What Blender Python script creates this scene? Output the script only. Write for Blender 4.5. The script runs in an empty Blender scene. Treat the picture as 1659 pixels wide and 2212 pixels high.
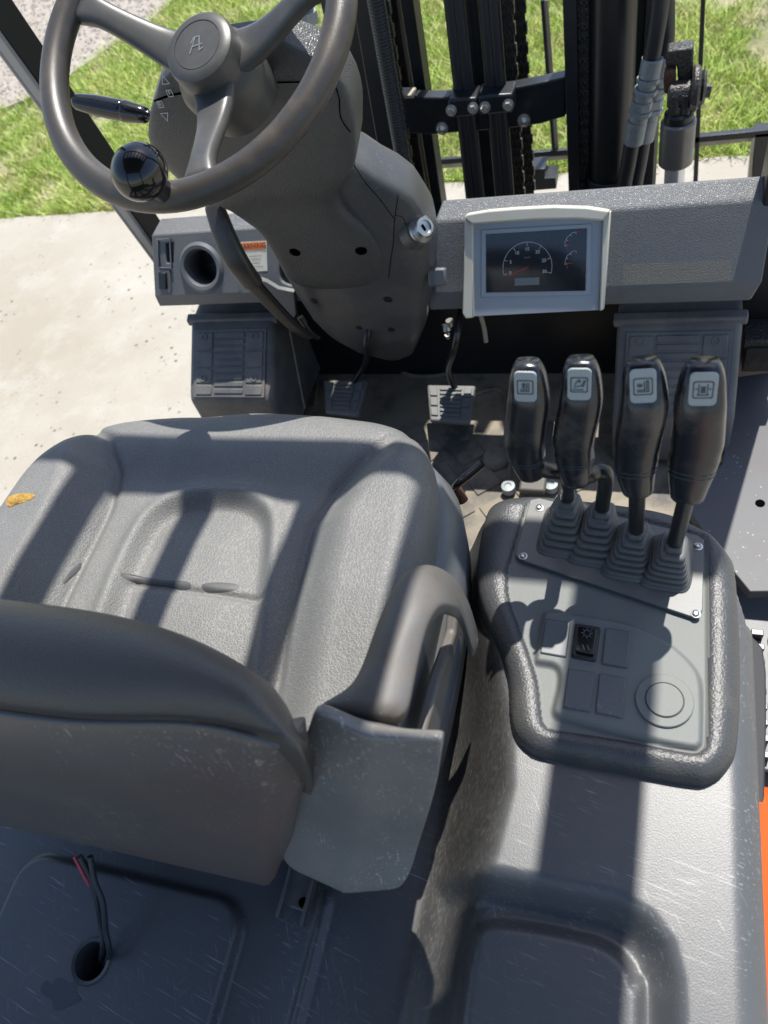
import bpy, bmesh, math, random
import numpy as np
from mathutils import Vector, Matrix
random.seed(7); RNG = np.random.default_rng(7)
sc = bpy.context.scene; C = sc.collection
PI = math.pi

# ------------------------------------------------------------------ camera
F_PX, IMG_W, CX, CY, ZC = 1640.0, 1659.0, 829.5, 1106.0, 1.75
dn = np.array([.225, .571, .789]); dn /= np.linalg.norm(dn)
rt = np.array([.951, .058, -.303]); rt -= dn * (rt @ dn); rt /= np.linalg.norm(rt)
fw = np.cross(dn, rt)
if fw[2] < 0: fw = -fw
cd = bpy.data.cameras.new('camera'); cam = bpy.data.objects.new('camera', cd); C.objects.link(cam); sc.camera = cam
Xc = Vector((rt[0], fw[0], -dn[0])); Yc = -Vector((rt[1], fw[1], -dn[1])); Zc = -Vector((rt[2], fw[2], -dn[2]))
m = Matrix((Xc, Yc, Zc)).transposed().to_4x4(); m.translation = (0, 0, ZC); cam.matrix_world = m
cd.sensor_fit = 'HORIZONTAL'; cd.sensor_width = 36; cd.lens = 36 * F_PX / IMG_W
cd.clip_start = .02; cd.clip_end = 2000
cd.dof.use_dof = True; cd.dof.focus_distance = .85; cd.dof.aperture_fstop = 11

# ------------------------------------------------------------------ sun and sky
SUN = Vector((.12, .42, 1)).normalized()
w = bpy.data.worlds.new('World'); sc.world = w; w.use_nodes = True
nt = w.node_tree; sky = nt.nodes.new('ShaderNodeTexSky'); sky.sky_type = 'NISHITA'; sky.sun_disc = False
sky.sun_elevation = math.asin(SUN.z); sky.sun_rotation = math.atan2(SUN.x, SUN.y)
nt.links.new(sky.outputs[0], nt.nodes['Background'].inputs[0]); nt.nodes['Background'].inputs[1].default_value = .12
sd = bpy.data.lights.new('sun', 'SUN'); sd.energy = 4.0; sd.angle = math.radians(.55); sd.color = (1, .96, .89)
so = bpy.data.objects.new('sun', sd); C.objects.link(so); so.rotation_euler = SUN.to_track_quat('Z', 'Y').to_euler()
sc.view_settings.view_transform = 'Standard'; sc.view_settings.look = 'None'
sc.view_settings.exposure = .92; sc.view_settings.gamma = 1; sc.view_settings.use_curve_mapping = False

# ------------------------------------------------------------------ measuring: photo pixel + one known coordinate -> point in the place
O3 = np.array([0, 0, ZC])
def ray(u, v):
    k = np.array([u - CX, v - CY, F_PX]); return np.array([k @ rt, k @ fw, -(k @ dn)])
def WZ(u, v, z): a = ray(u, v); return Vector(a * ((z - ZC) / a[2]) + O3)
def WY(u, v, y): a = ray(u, v); return Vector(a * (y / a[1]) + O3)
def WX(u, v, x): a = ray(u, v); return Vector(a * (x / a[0]) + O3)
def WP(u, v, p, n):
    a = ray(u, v); p = np.array(p); n = np.array(n); return Vector(O3 + a * (((p - O3) @ n) / (a @ n)))

# ------------------------------------------------------------------ materials
class Mat:
    def __init__(s, name, col, rough=.5, metal=0., spec=.5, coat=0.):
        s.m = bpy.data.materials.new(name); s.m.use_nodes = True; s.t = s.m.node_tree
        s.b = s.t.nodes['Principled BSDF']; s.b.inputs['Roughness'].default_value = rough
        s.b.inputs['Metallic'].default_value = metal; s.b.inputs['Specular IOR Level'].default_value = spec
        s.b.inputs['Coat Weight'].default_value = coat; s.b.inputs['Coat Roughness'].default_value = .15
        s.b.inputs['Base Color'].default_value = (*col, 1); s.col = None; s.base = col; s.rgh = None; s.rough = rough; s.hgt = None
        s.tc = s.n('ShaderNodeTexCoord').outputs['Object']
    def n(s, typ, **kw):
        nd = s.t.nodes.new(typ)
        for k, v in kw.items(): setattr(nd, k, v)
        return nd
    def L(s, a, b): s.t.links.new(a, b)
    def mapped(s, scale, rot=(0, 0, 0)):
        mp = s.n('ShaderNodeMapping'); s.L(s.tc, mp.inputs[0]); mp.inputs['Scale'].default_value = scale; mp.inputs['Rotation'].default_value = rot
        return mp.outputs[0]
    def noise(s, scale, detail=3, rough=.55, vec=None, dist=0):
        nd = s.n('ShaderNodeTexNoise'); nd.inputs['Scale'].default_value = scale; nd.inputs['Detail'].default_value = detail
        nd.inputs['Roughness'].default_value = rough; nd.inputs['Distortion'].default_value = dist; s.L(vec or s.tc, nd.inputs['Vector']); return nd.outputs[0]
    def voro(s, scale, feature='F1', vec=None, rnd=1):
        nd = s.n('ShaderNodeTexVoronoi', feature=feature); nd.inputs['Scale'].default_value = scale; nd.inputs['Randomness'].default_value = rnd
        s.L(vec or s.tc, nd.inputs['Vector']); return nd.outputs['Distance']
    def ramp(s, x, a, b, lo=0., hi=1.):
        nd = s.n('ShaderNodeMapRange'); s.L(x, nd.inputs[0]); nd.inputs[1].default_value = a; nd.inputs[2].default_value = b
        nd.inputs[3].default_value = lo; nd.inputs[4].default_value = hi; return nd.outputs[0]
    def math(s, op, a, b):
        nd = s.n('ShaderNodeMath', operation=op)
        for i, x in enumerate((a, b)):
            if isinstance(x, (int, float)): nd.inputs[i].default_value = x
            else: s.L(x, nd.inputs[i])
        return nd.outputs[0]
    def mix(s, fac, col):
        nd = s.n('ShaderNodeMix', data_type='RGBA'); 
        if isinstance(fac, (int, float)): nd.inputs[0].default_value = fac
        else: s.L(fac, nd.inputs[0])
        if s.col is None: nd.inputs[6].default_value = (*s.base, 1)
        else: s.L(s.col, nd.inputs[6])
        nd.inputs[7].default_value = (*col, 1); s.col = nd.outputs[2]; s.L(s.col, s.b.inputs['Base Color']); return s
    def roughvar(s, x, lo, hi):
        s.L(s.ramp(x, .3, .7, lo, hi), s.b.inputs['Roughness']); return s
    def bump(s, h, strength=.3, dist=.001):
        nd = s.n('ShaderNodeBump'); nd.inputs['Strength'].default_value = strength; nd.inputs['Distance'].default_value = dist
        s.L(h, nd.inputs['Height'])
        if s.hgt: s.L(s.hgt, nd.inputs['Normal'])
        s.hgt = nd.outputs[0]; s.L(s.hgt, s.b.inputs['Normal']); return s
    # composite looks
    def grain(s, scale=900, st=.35, d=.0006):
        return s.bump(s.noise(scale, 2, .6), st, d)
    def leather(s, scale=260, st=.6, d=.0008, crease=None, amt=.5):
        wv = s.n('ShaderNodeVectorMath', operation='ADD'); nz = s.n('ShaderNodeTexNoise'); nz.inputs['Scale'].default_value = scale * .5
        s.L(s.tc, nz.inputs['Vector']); sub = s.n('ShaderNodeVectorMath', operation='SCALE'); sub.inputs['Scale'].default_value = 1.2 / scale
        s.L(nz.outputs['Color'], sub.inputs[0]); s.L(s.tc, wv.inputs[0]); s.L(sub.outputs[0], wv.inputs[1])
        e = s.voro(scale, 'DISTANCE_TO_EDGE', wv.outputs[0]); h = s.ramp(e, 0, .22)
        if crease: s.mix(s.ramp(e, .02, .13, amt, 0), crease)
        return s.bump(h, st, d)
    def dust(s, col, amt=.5, scale=9, a=.45, b=.7):
        return s.mix(s.ramp(s.noise(scale, 6, .65), a, b, 0, amt), col)
    def speck(s, col, amt=.7, scale=160, size=.12):
        x = s.ramp(s.voro(scale), size * .5, size, amt, 0); k = s.ramp(s.noise(scale * .13, 2), .5, .62)
        return s.mix(s.math('MULTIPLY', x, k), col)
    def scratch(s, col, amt=.5, stretch=(6, 60, 60), rot=(0, 0, .5), width=.006, cover=.5, k=1.):
        mx = max(stretch); st = tuple(q * (5.5 if q > mx * .5 else 2.6) for q in stretch)
        v1 = s.mapped((1, 1, 1), rot); mp = s.n('ShaderNodeMapping'); s.L(v1, mp.inputs[0]); mp.inputs['Scale'].default_value = st
        x = s.noise(k, 2, .5, mp.outputs[0], .3); line = s.ramp(x, .64, .74)
        kk = s.ramp(s.noise(11, 3, .6), cover - .04, cover + .1); s.mix(s.math('MULTIPLY', s.math('MULTIPLY', line, kk), amt), col)
        return s
    def attr_mix(s, name, col, lo=0., hi=1.):
        a = s.n('ShaderNodeAttribute', attribute_name=name); s.mix(s.math('MULTIPLY', a.outputs['Fac'], s.ramp(s.noise(20, 4, .6), .3, .6, .7, 1)), col); return a.outputs['Fac']
MT = {}
def mk(name, *a, **k): x = Mat(name, *a, **k); MT[name] = x; return x
mk('seat_vinyl', (.14, .14, .137), .5, spec=.4).leather(360, .34, .0007, (.27, .265, .245), .45).dust((.19, .186, .17), .55, 6).dust((.11, .11, .112), .5, 3.5, .5, .7)  # pale crease colour: settled dust plus painted sheen along the grain
mk('back_vinyl', (.09, .08, .071), .44, spec=.45).leather(330, .3, .0006, (.08, .075, .07), .2).scratch((.11, .1, .09), .45, (150, 16, 16), (0, 0, .2), .02, .4).dust((.085, .075, .065), .5, 12)
mk('back_shell', (.115, .1, .09), .34).grain(700, .1).dust((.15, .13, .115), .6, 5).dust((.16, .075, .06), .35, 4, .5, .66).scratch((.42, .38, .35), .8, (20, 80, 80), (.3, .2, 1.1), .006, .5).scratch((.4, .36, .33), .7, (80, 20, 40), (.4, .2, .6), .006, .52)  # reddish blotches are a reflection painted into the shell colour
mk('arm_plastic', (.1, .107, .115), .38).grain(800, .12).speck((.4, .38, .34), .7, 120, .1).dust((.15, .13, .11), .45, 11)
mk('arm_worn', (.105, .103, .1), .52, spec=.4).grain(700, .25).dust((.1, .078, .06), .8, 22, .42, .62).dust((.15, .135, .115), .5, 9).speck((.45, .4, .34), .6, 160, .09)
mk('hinge_plastic', (.17, .162, .152), .38).grain(700, .1).dust((.24, .22, .19), .6, 9).dust((.1, .095, .09), .4, 20, .52, .7).scratch((.5, .48, .44), .85, (25, 90, 80), (.2, .3, .7), .006, .46).scratch((.45, .42, .38), .7, (90, 25, 80), (.5, .1, .3), .006, .48).scratch((.5, .47, .42), .7, (30, 80, 30), (.9, .1, 1.3), .006, .5).speck((.5, .48, .44), .7, 110, .1)
h_ = mk('hood_plastic', (.075, .078, .083), .4, spec=.5).grain(800, .4, .0004)
h_.scratch((.36, .36, .37), .6, (9, 120, 95), (0, 0, .2), .01, .42).scratch((.3, .3, .3), .45, (80, 12, 60), (0, 0, -.5), .006, .5).scratch((.25, .25, .25), .3, (9, 80, 70), (0, 0, -.9), .006, .54).speck((.4, .38, .34), .6, 200, .1).dust((.11, .105, .095), .4, 6)
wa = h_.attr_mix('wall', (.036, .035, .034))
fb = h_.n('ShaderNodeMapping'); h_.L(h_.mapped((1, 1, 1), (0, 0, .15)), fb.inputs[0]); fb.inputs['Scale'].default_value = (900, 170, 250)
h_.mix(h_.math('MULTIPLY', h_.math('MULTIPLY', h_.ramp(h_.noise(1, 2, .6, fb.outputs[0]), .5, .72), wa), .5), (.15, .135, .115))
mk('hood_rough', (.06, .057, .053), .55).grain(700, .4, .0006).scratch((.2, .18, .15), .6, (700, 110, 160), (0, 0, .1), .07, .35).speck((.35, .32, .26), .7, 260, .14).dust((.1, .088, .07), .6, 14)
mk('platform_plastic', (.055, .06, .066), .4).grain(700, .2).scratch((.22, .22, .22), .4, (12, 80, 30), (0, 0, .6), .006, .55).speck((.5, .48, .45), .6, 90, .05).dust((.075, .07, .065), .6, 5)
mk('tray_plastic', (.045, .046, .048), .3, spec=.65).bump(MT['seat_vinyl'].n and Mat.noise(MT['tray_plastic'], 330, 2, .5), .8, .0016).dust((.15, .135, .09), .45, 16, .52, .72) if False else None
t_ = mk('tray_plastic', (.05, .051, .053), .42, spec=.6); t_.bump(t_.noise(480, 2, .5), .7, .001).dust((.13, .12, .09), .4, 14, .54, .72)
mk('tray_panel', (.14, .148, .143), .55, spec=.35).grain(900, .35, .0005).dust((.15, .15, .125), .4, 9).speck((.5, .5, .45), .5, 70, .04)
mk('panel_blank', (.085, .093, .1), .42).grain(1500, .1).scratch((.3, .3, .3), .5, (40, 60, 50), (0, 0, .5), .006, .52)
mk('plate_paint', (.095, .1, .1), .45).grain(500, .12).dust((.14, .13, .1), .45, 18)
mk('boot_rubber', (.085, .088, .088), .5).grain(500, .15).dust((.15, .145, .13), .5, 25, .4, .7)
mk('grip_plastic', (.011, .013, .017), .24, spec=.6).grain(1100, .14, .0004).dust((.09, .08, .068), .55, 26, .54, .68)
mk('gloss_black', (.006, .006, .007), .1, spec=.6).scratch((.08, .08, .08), .3, (30, 60, 60), (0, 0, .5), .006, .55)
mk('satin_black', (.012, .013, .015), .35).grain(600, .1)
mk('mast_paint', (.009, .012, .017), .38).grain(120, .1, .001).dust((.028, .026, .024), .5, 25)
mk('mast_grease', (.028, .026, .024), .38).grain(200, .8, .003).dust((.05, .04, .03), .5, 60)
mk('icon_plate', (.34, .37, .37), .45).dust((.3, .32, .3), .35, 60)
mk('icon_ink', (.05, .07, .075), .5)
mk('dash_plastic', (.115, .122, .13), .42).leather(420, .5, .0007).dust((.16, .155, .145), .4, 8)
mk('dash_smooth', (.105, .112, .12), .45).grain(900, .2).dust((.13, .125, .115), .4, 10)
mk('column_plastic', (.064, .065, .066), .38).leather(380, .55, .0006).dust((.1, .1, .098), .35, 9)
mk('column_smooth', (.068, .07, .073), .36).grain(900, .2).scratch((.3, .3, .3), .35, (30, 60, 60), (.3, .3, .6), .006, .54).dust((.17, .165, .15), .4, 12)
mk('wheel_rubber', (.046, .041, .037), .38).grain(900, .35, .0005).dust((.11, .085, .062), .6, 22, .5, .7).speck((.32, .27, .2), .5, 300, .12)
mk('hub_rubber', (.054, .054, .053), .38).grain(1000, .25, .0004).dust((.11, .105, .095), .4, 25)
mk('bezel_white', (.5, .49, .43), .4).dust((.5, .47, .28), .5, 20, .52, .7)
mk('bezel_silver', (.33, .37, .41), .4, metal=.1)
mk('screen_glass', (.012, .016, .022), .08, spec=.7).dust((.06, .06, .06), .25, 15)
mk('print_white', (.55, .58, .6), .5); mk('print_red', (.5, .03, .02), .5); mk('print_grey', (.16, .18, .19), .5)
mk('label_orange', (.8, .2, .03), .5); mk('label_cream', (.66, .62, .5), .5).dust((.4, .38, .3), .4, 60); mk('print_black', (.03, .03, .03), .5)
mk('void', (.002, .002, .002), .9, spec=0.)
mk('steel', (.5, .5, .48), .35, metal=1).dust((.3, .28, .24), .4, 90)
mk('chrome', (.7, .73, .76), .22, metal=.6)
mk('gunmetal', (.17, .165, .155), .3, metal=.35).dust((.09, .085, .075), .5, 30)
mk('fitting', (.26, .29, .3), .55, metal=.2).dust((.16, .17, .17), .6, 80)
mk('hose_rubber', (.014, .017, .022), .45).grain(200, .15)
mk('hose_spiral', (.02, .022, .024), .5).bump(MT['hose_spiral'].n('ShaderNodeTexWave', wave_type='BANDS', bands_direction='Z').outputs[1], 0) if False else None
hs = mk('hose_spiral', (.02, .022, .024), .5); wv = hs.n('ShaderNodeTexWave', wave_type='BANDS', bands_direction='Z'); wv.inputs['Scale'].default_value = 55; hs.L(hs.tc, wv.inputs[0]); hs.bump(wv.outputs[1], .9, .002)
mk('rust', (.1, .04, .022), .9).grain(150, 1, .004).dust((.03, .02, .015), .7, 60)
mk('rusty_bar', (.035, .026, .022), .6).dust((.01, .008, .008), .9, 20, .5, .55)
mk('pale_edge', (.38, .33, .25), .5).dust((.2, .17, .12), .5, 30)
mk('pillar_grey', (.32, .31, .29), .45)
mk('mat_rubber', (.07, .064, .056), .65).grain(300, .3).dust((.32, .27, .19), .6, 16, .4, .64).dust((.2, .17, .125), .7, 4, .4, .6)
mk('step_rubber', (.09, .091, .093), .55).grain(500, .25).dust((.2, .185, .16), .6, 14, .42, .68)
mk('pedal_rubber', (.125, .13, .13), .55).grain(600, .2).dust((.2, .19, .16), .5, 25)
mk('trim_black', (.03, .031, .034), .6, spec=.2); mk('fender_paint', (.075, .077, .084), .5, spec=.35).speck((.45, .42, .4), .9, 120, .16).dust((.06, .05, .052), .7, 5).grain(300, .15)
mk('orange_paint', (.6, .075, .008), .6, spec=.12).dust((.5, .07, .02), .4, 6)
mk('foam', (.4, .24, .05), .9).grain(250, 1, .003).dust((.12, .06, .015), .8, 60)
mk('cable', (.03, .035, .04), .45); mk('cable_red', (.5, .05, .08), .4)
mk('tyre', (.02, .02, .02), .8).grain(100, .4, .003)
mk('leaf_metal', (.13, .135, .14), .5).grain(300, .3).dust((.05, .05, .05), .6, 20)
g = mk('concrete', (.35, .325, .275), .85); g.dust((.27, .235, .18), .8, .9, .38, .62).dust((.4, .385, .345), .5, 5, .5, .7)
g.mix(g.ramp(g.noise(120, 3, .7), .56, .72, 0, .35), (.24, .21, .17)); g.speck((.05, .045, .04), .95, 24, .2); g.speck((.08, .07, .06), .9, 48, .16); g.bump(g.noise(90, 5, .7), .5, .004)
g = mk('soil', (.36, .3, .21), .95); g.dust((.14, .17, .05), .8, 3, .4, .6).dust((.38, .33, .26), .7, 9, .5, .66); g.bump(g.noise(50, 6, .7), .8, .02)
g = mk('gravel', (.32, .28, .24), .9); g.dust((.24, .2, .165), .7, 70, .42, .6).dust((.38, .35, .3), .6, 12, .48, .6); g.bump(g.voro(110), .6, .008)
g = mk('pebble', (.32, .29, .25), .85); g.dust((.2, .17, .15), .8, 14, .4, .6)
g = mk('grass_blade', (.36, .48, .08), .5); g.dust((.5, .56, .13), .9, 2.5, .4, .6).dust((.56, .49, .25), .8, 5, .5, .64).dust((.2, .36, .05), .6, 22, .5, .62).dust((.55, .5, .3), .8, 90, .55, .66)
g.b.inputs['Subsurface Weight'].default_value = 0

# ------------------------------------------------------------------ objects
def link(o, parent=None, mat=None, **pr_):
    C.objects.link(o)
    if mat: o.data.materials.append(MT[mat].m)
    if parent:
        o.parent = parent; 
        pm = Matrix.Identity(4); q = parent
        loc = Vector((0, 0, 0))
        while q: loc += q.location + q.matrix_parent_inverse.translation; q = q.parent
        o.matrix_parent_inverse = Matrix.Translation(-loc)
    for k, v in pr_.items(): o[k] = v
    return o
def mesh(name, verts, faces, mat, parent=None, smooth=False, sharp=None, bevel=0, seg=2, sub=0, thick=0, **kw):
    me = bpy.data.meshes.new(name); me.from_pydata([tuple(v) for v in verts], [], [tuple(f) for f in faces]); me.validate()
    bm = bmesh.new(); bm.from_mesh(me); bmesh.ops.remove_doubles(bm, verts=bm.verts, dist=1e-6); bmesh.ops.recalc_face_normals(bm, faces=bm.faces); bm.to_mesh(me); bm.free()
    o = bpy.data.objects.new(name, me); link(o, parent, mat, **kw)
    if thick: md = o.modifiers.new('t', 'SOLIDIFY'); md.thickness = thick; md.offset = 0
    if bevel: md = o.modifiers.new('b', 'BEVEL'); md.width = bevel; md.segments = seg; md.limit_method = 'ANGLE'; md.angle_limit = .6
    if sub: md = o.modifiers.new('s', 'SUBSURF'); md.levels = md.render_levels = sub
    if smooth or bevel or sub:
        me.polygons.foreach_set('use_smooth', [True] * len(me.polygons))
        if sharp or bevel: me.set_sharp_from_angle(angle=sharp or .7)
    return o
def V(*a): return Vector(a)
def box(name, c, size, mat, parent=None, bevel=.002, ax=None, **kw):
    X, Y, Z = ax or (V(1, 0, 0), V(0, 1, 0), V(0, 0, 1)); c = Vector(c)
    vs = [c + X * (i * size[0] / 2) + Y * (j * size[1] / 2) + Z * (k * size[2] / 2) for k in (-1, 1) for j in (-1, 1) for i in (-1, 1)]
    return mesh(name, vs, [(0, 2, 3, 1), (4, 5, 7, 6), (0, 1, 5, 4), (2, 6, 7, 3), (0, 4, 6, 2), (1, 3, 7, 5)], mat, parent, bevel=bevel, **kw)
def prism(name, pts, off, mat, parent=None, bevel=.0015, **kw):
    n = len(pts); off = Vector(off); vs = [Vector(p) for p in pts] + [Vector(p) + off for p in pts]
    return mesh(name, vs, [tuple(range(n)), tuple(range(2 * n - 1, n - 1, -1))] + [(i, (i + 1) % n, n + (i + 1) % n, n + i) for i in range(n)], mat, parent, bevel=bevel, **kw)
def catmull(P, k=8, closed=False):
    P = [Vector(p) for p in P]; n = len(P); out = []
    rng = range(n) if closed else range(n - 1)
    for i in rng:
        p0 = P[(i - 1) % n] if closed or i > 0 else P[0] * 2 - P[1]; p1 = P[i]; p2 = P[(i + 1) % n]
        p3 = P[(i + 2) % n] if closed or i + 2 < n else P[-1] * 2 - P[-2]
        for j in range(k):
            t = j / k; out.append(.5 * ((2 * p1) + (p2 - p0) * t + (2 * p0 - 5 * p1 + 4 * p2 - p3) * t * t + (3 * p1 - p0 - 3 * p2 + p3) * t ** 3))
    if not closed: out.append(P[-1])
    return out
def loft(name, rings, mat, parent=None, cap=True, smooth=True, closed=False, **kw):
    n = len(rings[0]); vs = [p for r in rings for p in r]; fs = []
    m_ = len(rings)
    for i in range(m_ if closed else m_ - 1):
        for j in range(n): a = i * n; b = ((i + 1) % m_) * n; fs.append((a + j, a + (j + 1) % n, b + (j + 1) % n, b + j))
    if cap and not closed: fs += [tuple(range(n - 1, -1, -1)), tuple(range((m_ - 1) * n, m_ * n))]
    return mesh(name, vs, fs, mat, parent, smooth=smooth, sharp=kw.pop('sharp', .9), **kw)
def sring(c, X, Y, a, b, n=2., N=32, b2=None):
    out = []
    for i in range(N):
        t = 2 * PI * i / N; cx, sy = math.cos(t), math.sin(t)
        bb = b if sy >= 0 or b2 is None else b2
        out.append(Vector(c) + X * (a * math.copysign(abs(cx) ** (2 / n), cx)) + Y * (bb * math.copysign(abs(sy) ** (2 / n), sy)))
    return out
def frame(d):
    d = Vector(d).normalized(); a = V(0, 0, 1) if abs(d.z) < .9 else V(0, 1, 0); X = d.cross(a).normalized(); return X, X.cross(d).normalized()
def tube(name, P, r, mat, parent=None, N=14, sm=6, flat=1, closed=False, n=2., up=None, **kw):
    P = [Vector(p) for p in P]; rr = r if isinstance(r, (list, tuple)) else [r] * len(P)
    if sm and len(P) > 2:
        Q = catmull(P, sm, closed); R = []
        m_ = len(P)
        for i in range(len(Q)):
            t = i / sm; j = int(t) % m_; f_ = t - int(t); R.append(rr[j] * (1 - f_) + rr[(j + 1) % m_ if closed else min(j + 1, m_ - 1)] * f_)
    else: Q, R = P, rr
    rings = []; X = None; m_ = len(Q)
    for i in range(m_):
        d = (Q[(i + 1) % m_] - Q[i - 1]) if closed or 0 < i < m_ - 1 else (Q[1] - Q[0] if i == 0 else Q[-1] - Q[-2])
        d.normalize()
        if up is not None: X = (up - d * up.dot(d)).normalized()
        else: X = frame(d)[0] if X is None else (X - d * X.dot(d)).normalized()
        rings.append(sring(Q[i], X, d.cross(X), R[i], R[i] * flat, n, N))
    return loft(name, rings, mat, parent, closed=closed, **kw)
def cyl(name, a, b, r, mat, parent=None, N=28, bev=0, r2=None, **kw):
    a = Vector(a); b = Vector(b); d = (b - a); L_ = d.length; X, Y = frame(d); d = d / L_; r2 = r2 or r
    prof = [(0, r - bev), (bev, r)] if bev else [(0, r)]
    prof += [(L_ - bev, r2), (L_, r2 - bev)] if bev else [(L_, r2)]
    return loft(name, [sring(a + d * t, X, Y, q, q, 2, N) for t, q in prof], mat, parent, sharp=.6, **kw)
def lathe(name, c, ax, prof, mat, parent=None, N=64, **kw):
    X, Y = frame(ax); d = Vector(ax).normalized()
    return loft(name, [sring(Vector(c) + d * h, X, Y, r, r, 2, N) for r, h in prof], mat, parent, sharp=kw.pop('sharp', .6), **kw)
def ribbon(name, lines, org, X, Y, wd, mat, parent=None, h=.0003, closed=(), **kw):
    """flat printed strokes on a surface: lines of 2-D points in the frame org, X, Y"""
    vs, fs = [], []; Zn = X.cross(Y).normalized()
    for li, ln in enumerate(lines):
        ln = [Vector((p[0], p[1])) for p in ln]
        for a, b in zip(ln[:-1], ln[1:]):
            d = (b - a)
            if d.length < 1e-9: continue
            d.normalize(); q = Vector((-d.y, d.x)) * wd / 2; e = d * wd * .4
            k = len(vs)
            for p in (a - e + q, a - e - q, b + e - q, b + e + q): vs.append(Vector(org) + X * p.x + Y * p.y + Zn * h)
            fs.append((k, k + 1, k + 2, k + 3))
    me = bpy.data.meshes.new(name); me.from_pydata([tuple(v) for v in vs], [], fs); o = bpy.data.objects.new(name, me); link(o, parent, mat, **kw); return o
def arc(cx, cy, r, a0, a1, n=24): return [(cx + r * math.cos(math.radians(a0 + (a1 - a0) * i / n)), cy + r * math.sin(math.radians(a0 + (a1 - a0) * i / n))) for i in range(n + 1)]
def rrect(x0, y0, x1, y1, r, n=5):
    return arc(x1 - r, y1 - r, r, 0, 90, n) + arc(x0 + r, y1 - r, r, 90, 180, n) + arc(x0 + r, y0 + r, r, 180, 270, n) + arc(x1 - r, y0 + r, r, 270, 360, n)
def text(name, s, org, X, Y, size, mat, parent=None, ext=.0001, align='CENTER', h=.0004, **kw):
    cu = bpy.data.curves.new(name, 'FONT'); cu.body = s; cu.size = size; cu.align_x = align; cu.align_y = 'CENTER'; cu.extrude = ext
    o = bpy.data.objects.new(name, cu); link(o, None, mat, **kw); X = X.normalized(); Z = X.cross(Y).normalized(); Yn = Z.cross(X)
    mm = Matrix((X, Yn, Z)).transposed().to_4x4(); mm.translation = Vector(org) + Z * h
    dg = bpy.context.evaluated_depsgraph_get(); me = bpy.data.meshes.new_from_object(o.evaluated_get(dg)); me.transform(mm)
    C.objects.unlink(o); bpy.data.objects.remove(o)
    o2 = bpy.data.objects.new(name, me); link(o2, parent, None, **kw)
    if not me.materials: me.materials.append(MT[mat].m)
    return o2
def cut(o, cutters):
    """carve holes, then bake the result into the mesh"""
    for c_ in cutters:
        md = o.modifiers.new('c', 'BOOLEAN'); md.operation = 'DIFFERENCE'; md.solver = 'EXACT'; md.object = c_
    bpy.context.view_layer.update(); dg = bpy.context.evaluated_depsgraph_get(); me = bpy.data.meshes.new_from_object(o.evaluated_get(dg))
    o.modifiers.clear(); o.data = me
    for c_ in cutters: bpy.data.objects.remove(c_)
    return o
def sdf_poly(px, py, P):
    P = np.array([(p[0], p[1]) for p in P]); d = np.full(px.shape, 1e9); ins = np.zeros(px.shape, bool); n = len(P)
    for i in range(n):
        a = P[i]; b = P[(i + 1) % n]; e = b - a; wx = px - a[0]; wy = py - a[1]
        t = np.clip((wx * e[0] + wy * e[1]) / max(e @ e, 1e-12), 0, 1); d = np.minimum(d, np.hypot(wx - e[0] * t, wy - e[1] * t))
        c_ = ((a[1] > py) != (b[1] > py)) & (px < (b[0] - a[0]) * (py - a[1]) / (b[1] - a[1] + 1e-15) + a[0]); ins ^= c_
    return np.where(ins, -d, d)
def dline(px, py, P):
    P = np.array([(p[0], p[1]) for p in P]); d = np.full(px.shape, 1e9)
    for a, b in zip(P[:-1], P[1:]):
        e = b - a; wx = px - a[0]; wy = py - a[1]; t = np.clip((wx * e[0] + wy * e[1]) / (e @ e), 0, 1); d = np.minimum(d, np.hypot(wx - e[0] * t, wy - e[1] * t))
    return d
def ss(x, a, b):
    t = np.clip((x - a) / (b - a), 0, 1); return t * t * (3 - 2 * t)
def grid_mesh(name, X, Y, Z, mask, mats, parent, midx=None, attr=None, **kw):
    ny, nx = X.shape; me = bpy.data.meshes.new(name); co = np.stack([X, Y, Z], -1).reshape(-1, 3)
    idx = np.arange(nx * ny).reshape(ny, nx); q = np.stack([idx[:-1, :-1], idx[:-1, 1:], idx[1:, 1:], idx[1:, :-1]], -1).reshape(-1, 4)
    mk_ = (mask[:-1, :-1] & mask[:-1, 1:] & mask[1:, 1:] & mask[1:, :-1]).reshape(-1); q = q[mk_]
    me.vertices.add(len(co)); me.vertices.foreach_set('co', co.ravel()); me.loops.add(q.size); me.loops.foreach_set('vertex_index', q.ravel())
    me.polygons.add(len(q)); me.polygons.foreach_set('loop_start', np.arange(0, q.size, 4)); me.polygons.foreach_set('loop_total', np.full(len(q), 4))
    for mn in mats: me.materials.append(MT[mn].m)
    if midx is not None: me.polygons.foreach_set('material_index', midx[:-1, :-1].reshape(-1)[mk_].astype(int))
    if attr is not None: me.attributes.new('wall', 'FLOAT', 'POINT').data.foreach_set('value', attr.ravel().astype(np.float32))
    me.update(); me.validate(); bm = bmesh.new(); bm.from_mesh(me); bmesh.ops.delete(bm, geom=[v for v in bm.verts if not v.link_faces], context='VERTS'); bm.to_mesh(me); bm.free()
    me.polygons.foreach_set('use_smooth', [True] * len(me.polygons)); o = bpy.data.objects.new(name, me); link(o, parent, **kw); return o
def empty(name, loc, parent=None, **kw):
    o = bpy.data.objects.new(name, None); o.location = loc; C.objects.link(o); o.empty_display_size = .1
    for k, v in kw.items(): o[k] = v
    if parent: o.parent = parent; o.matrix_parent_inverse = Matrix.Translation(-parent.location)
    return o
def smooth_poly(P, k=6): return [(p.x, p.y) for p in catmull([V(p[0], p[1], 0) for p in P], k, True)]

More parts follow.
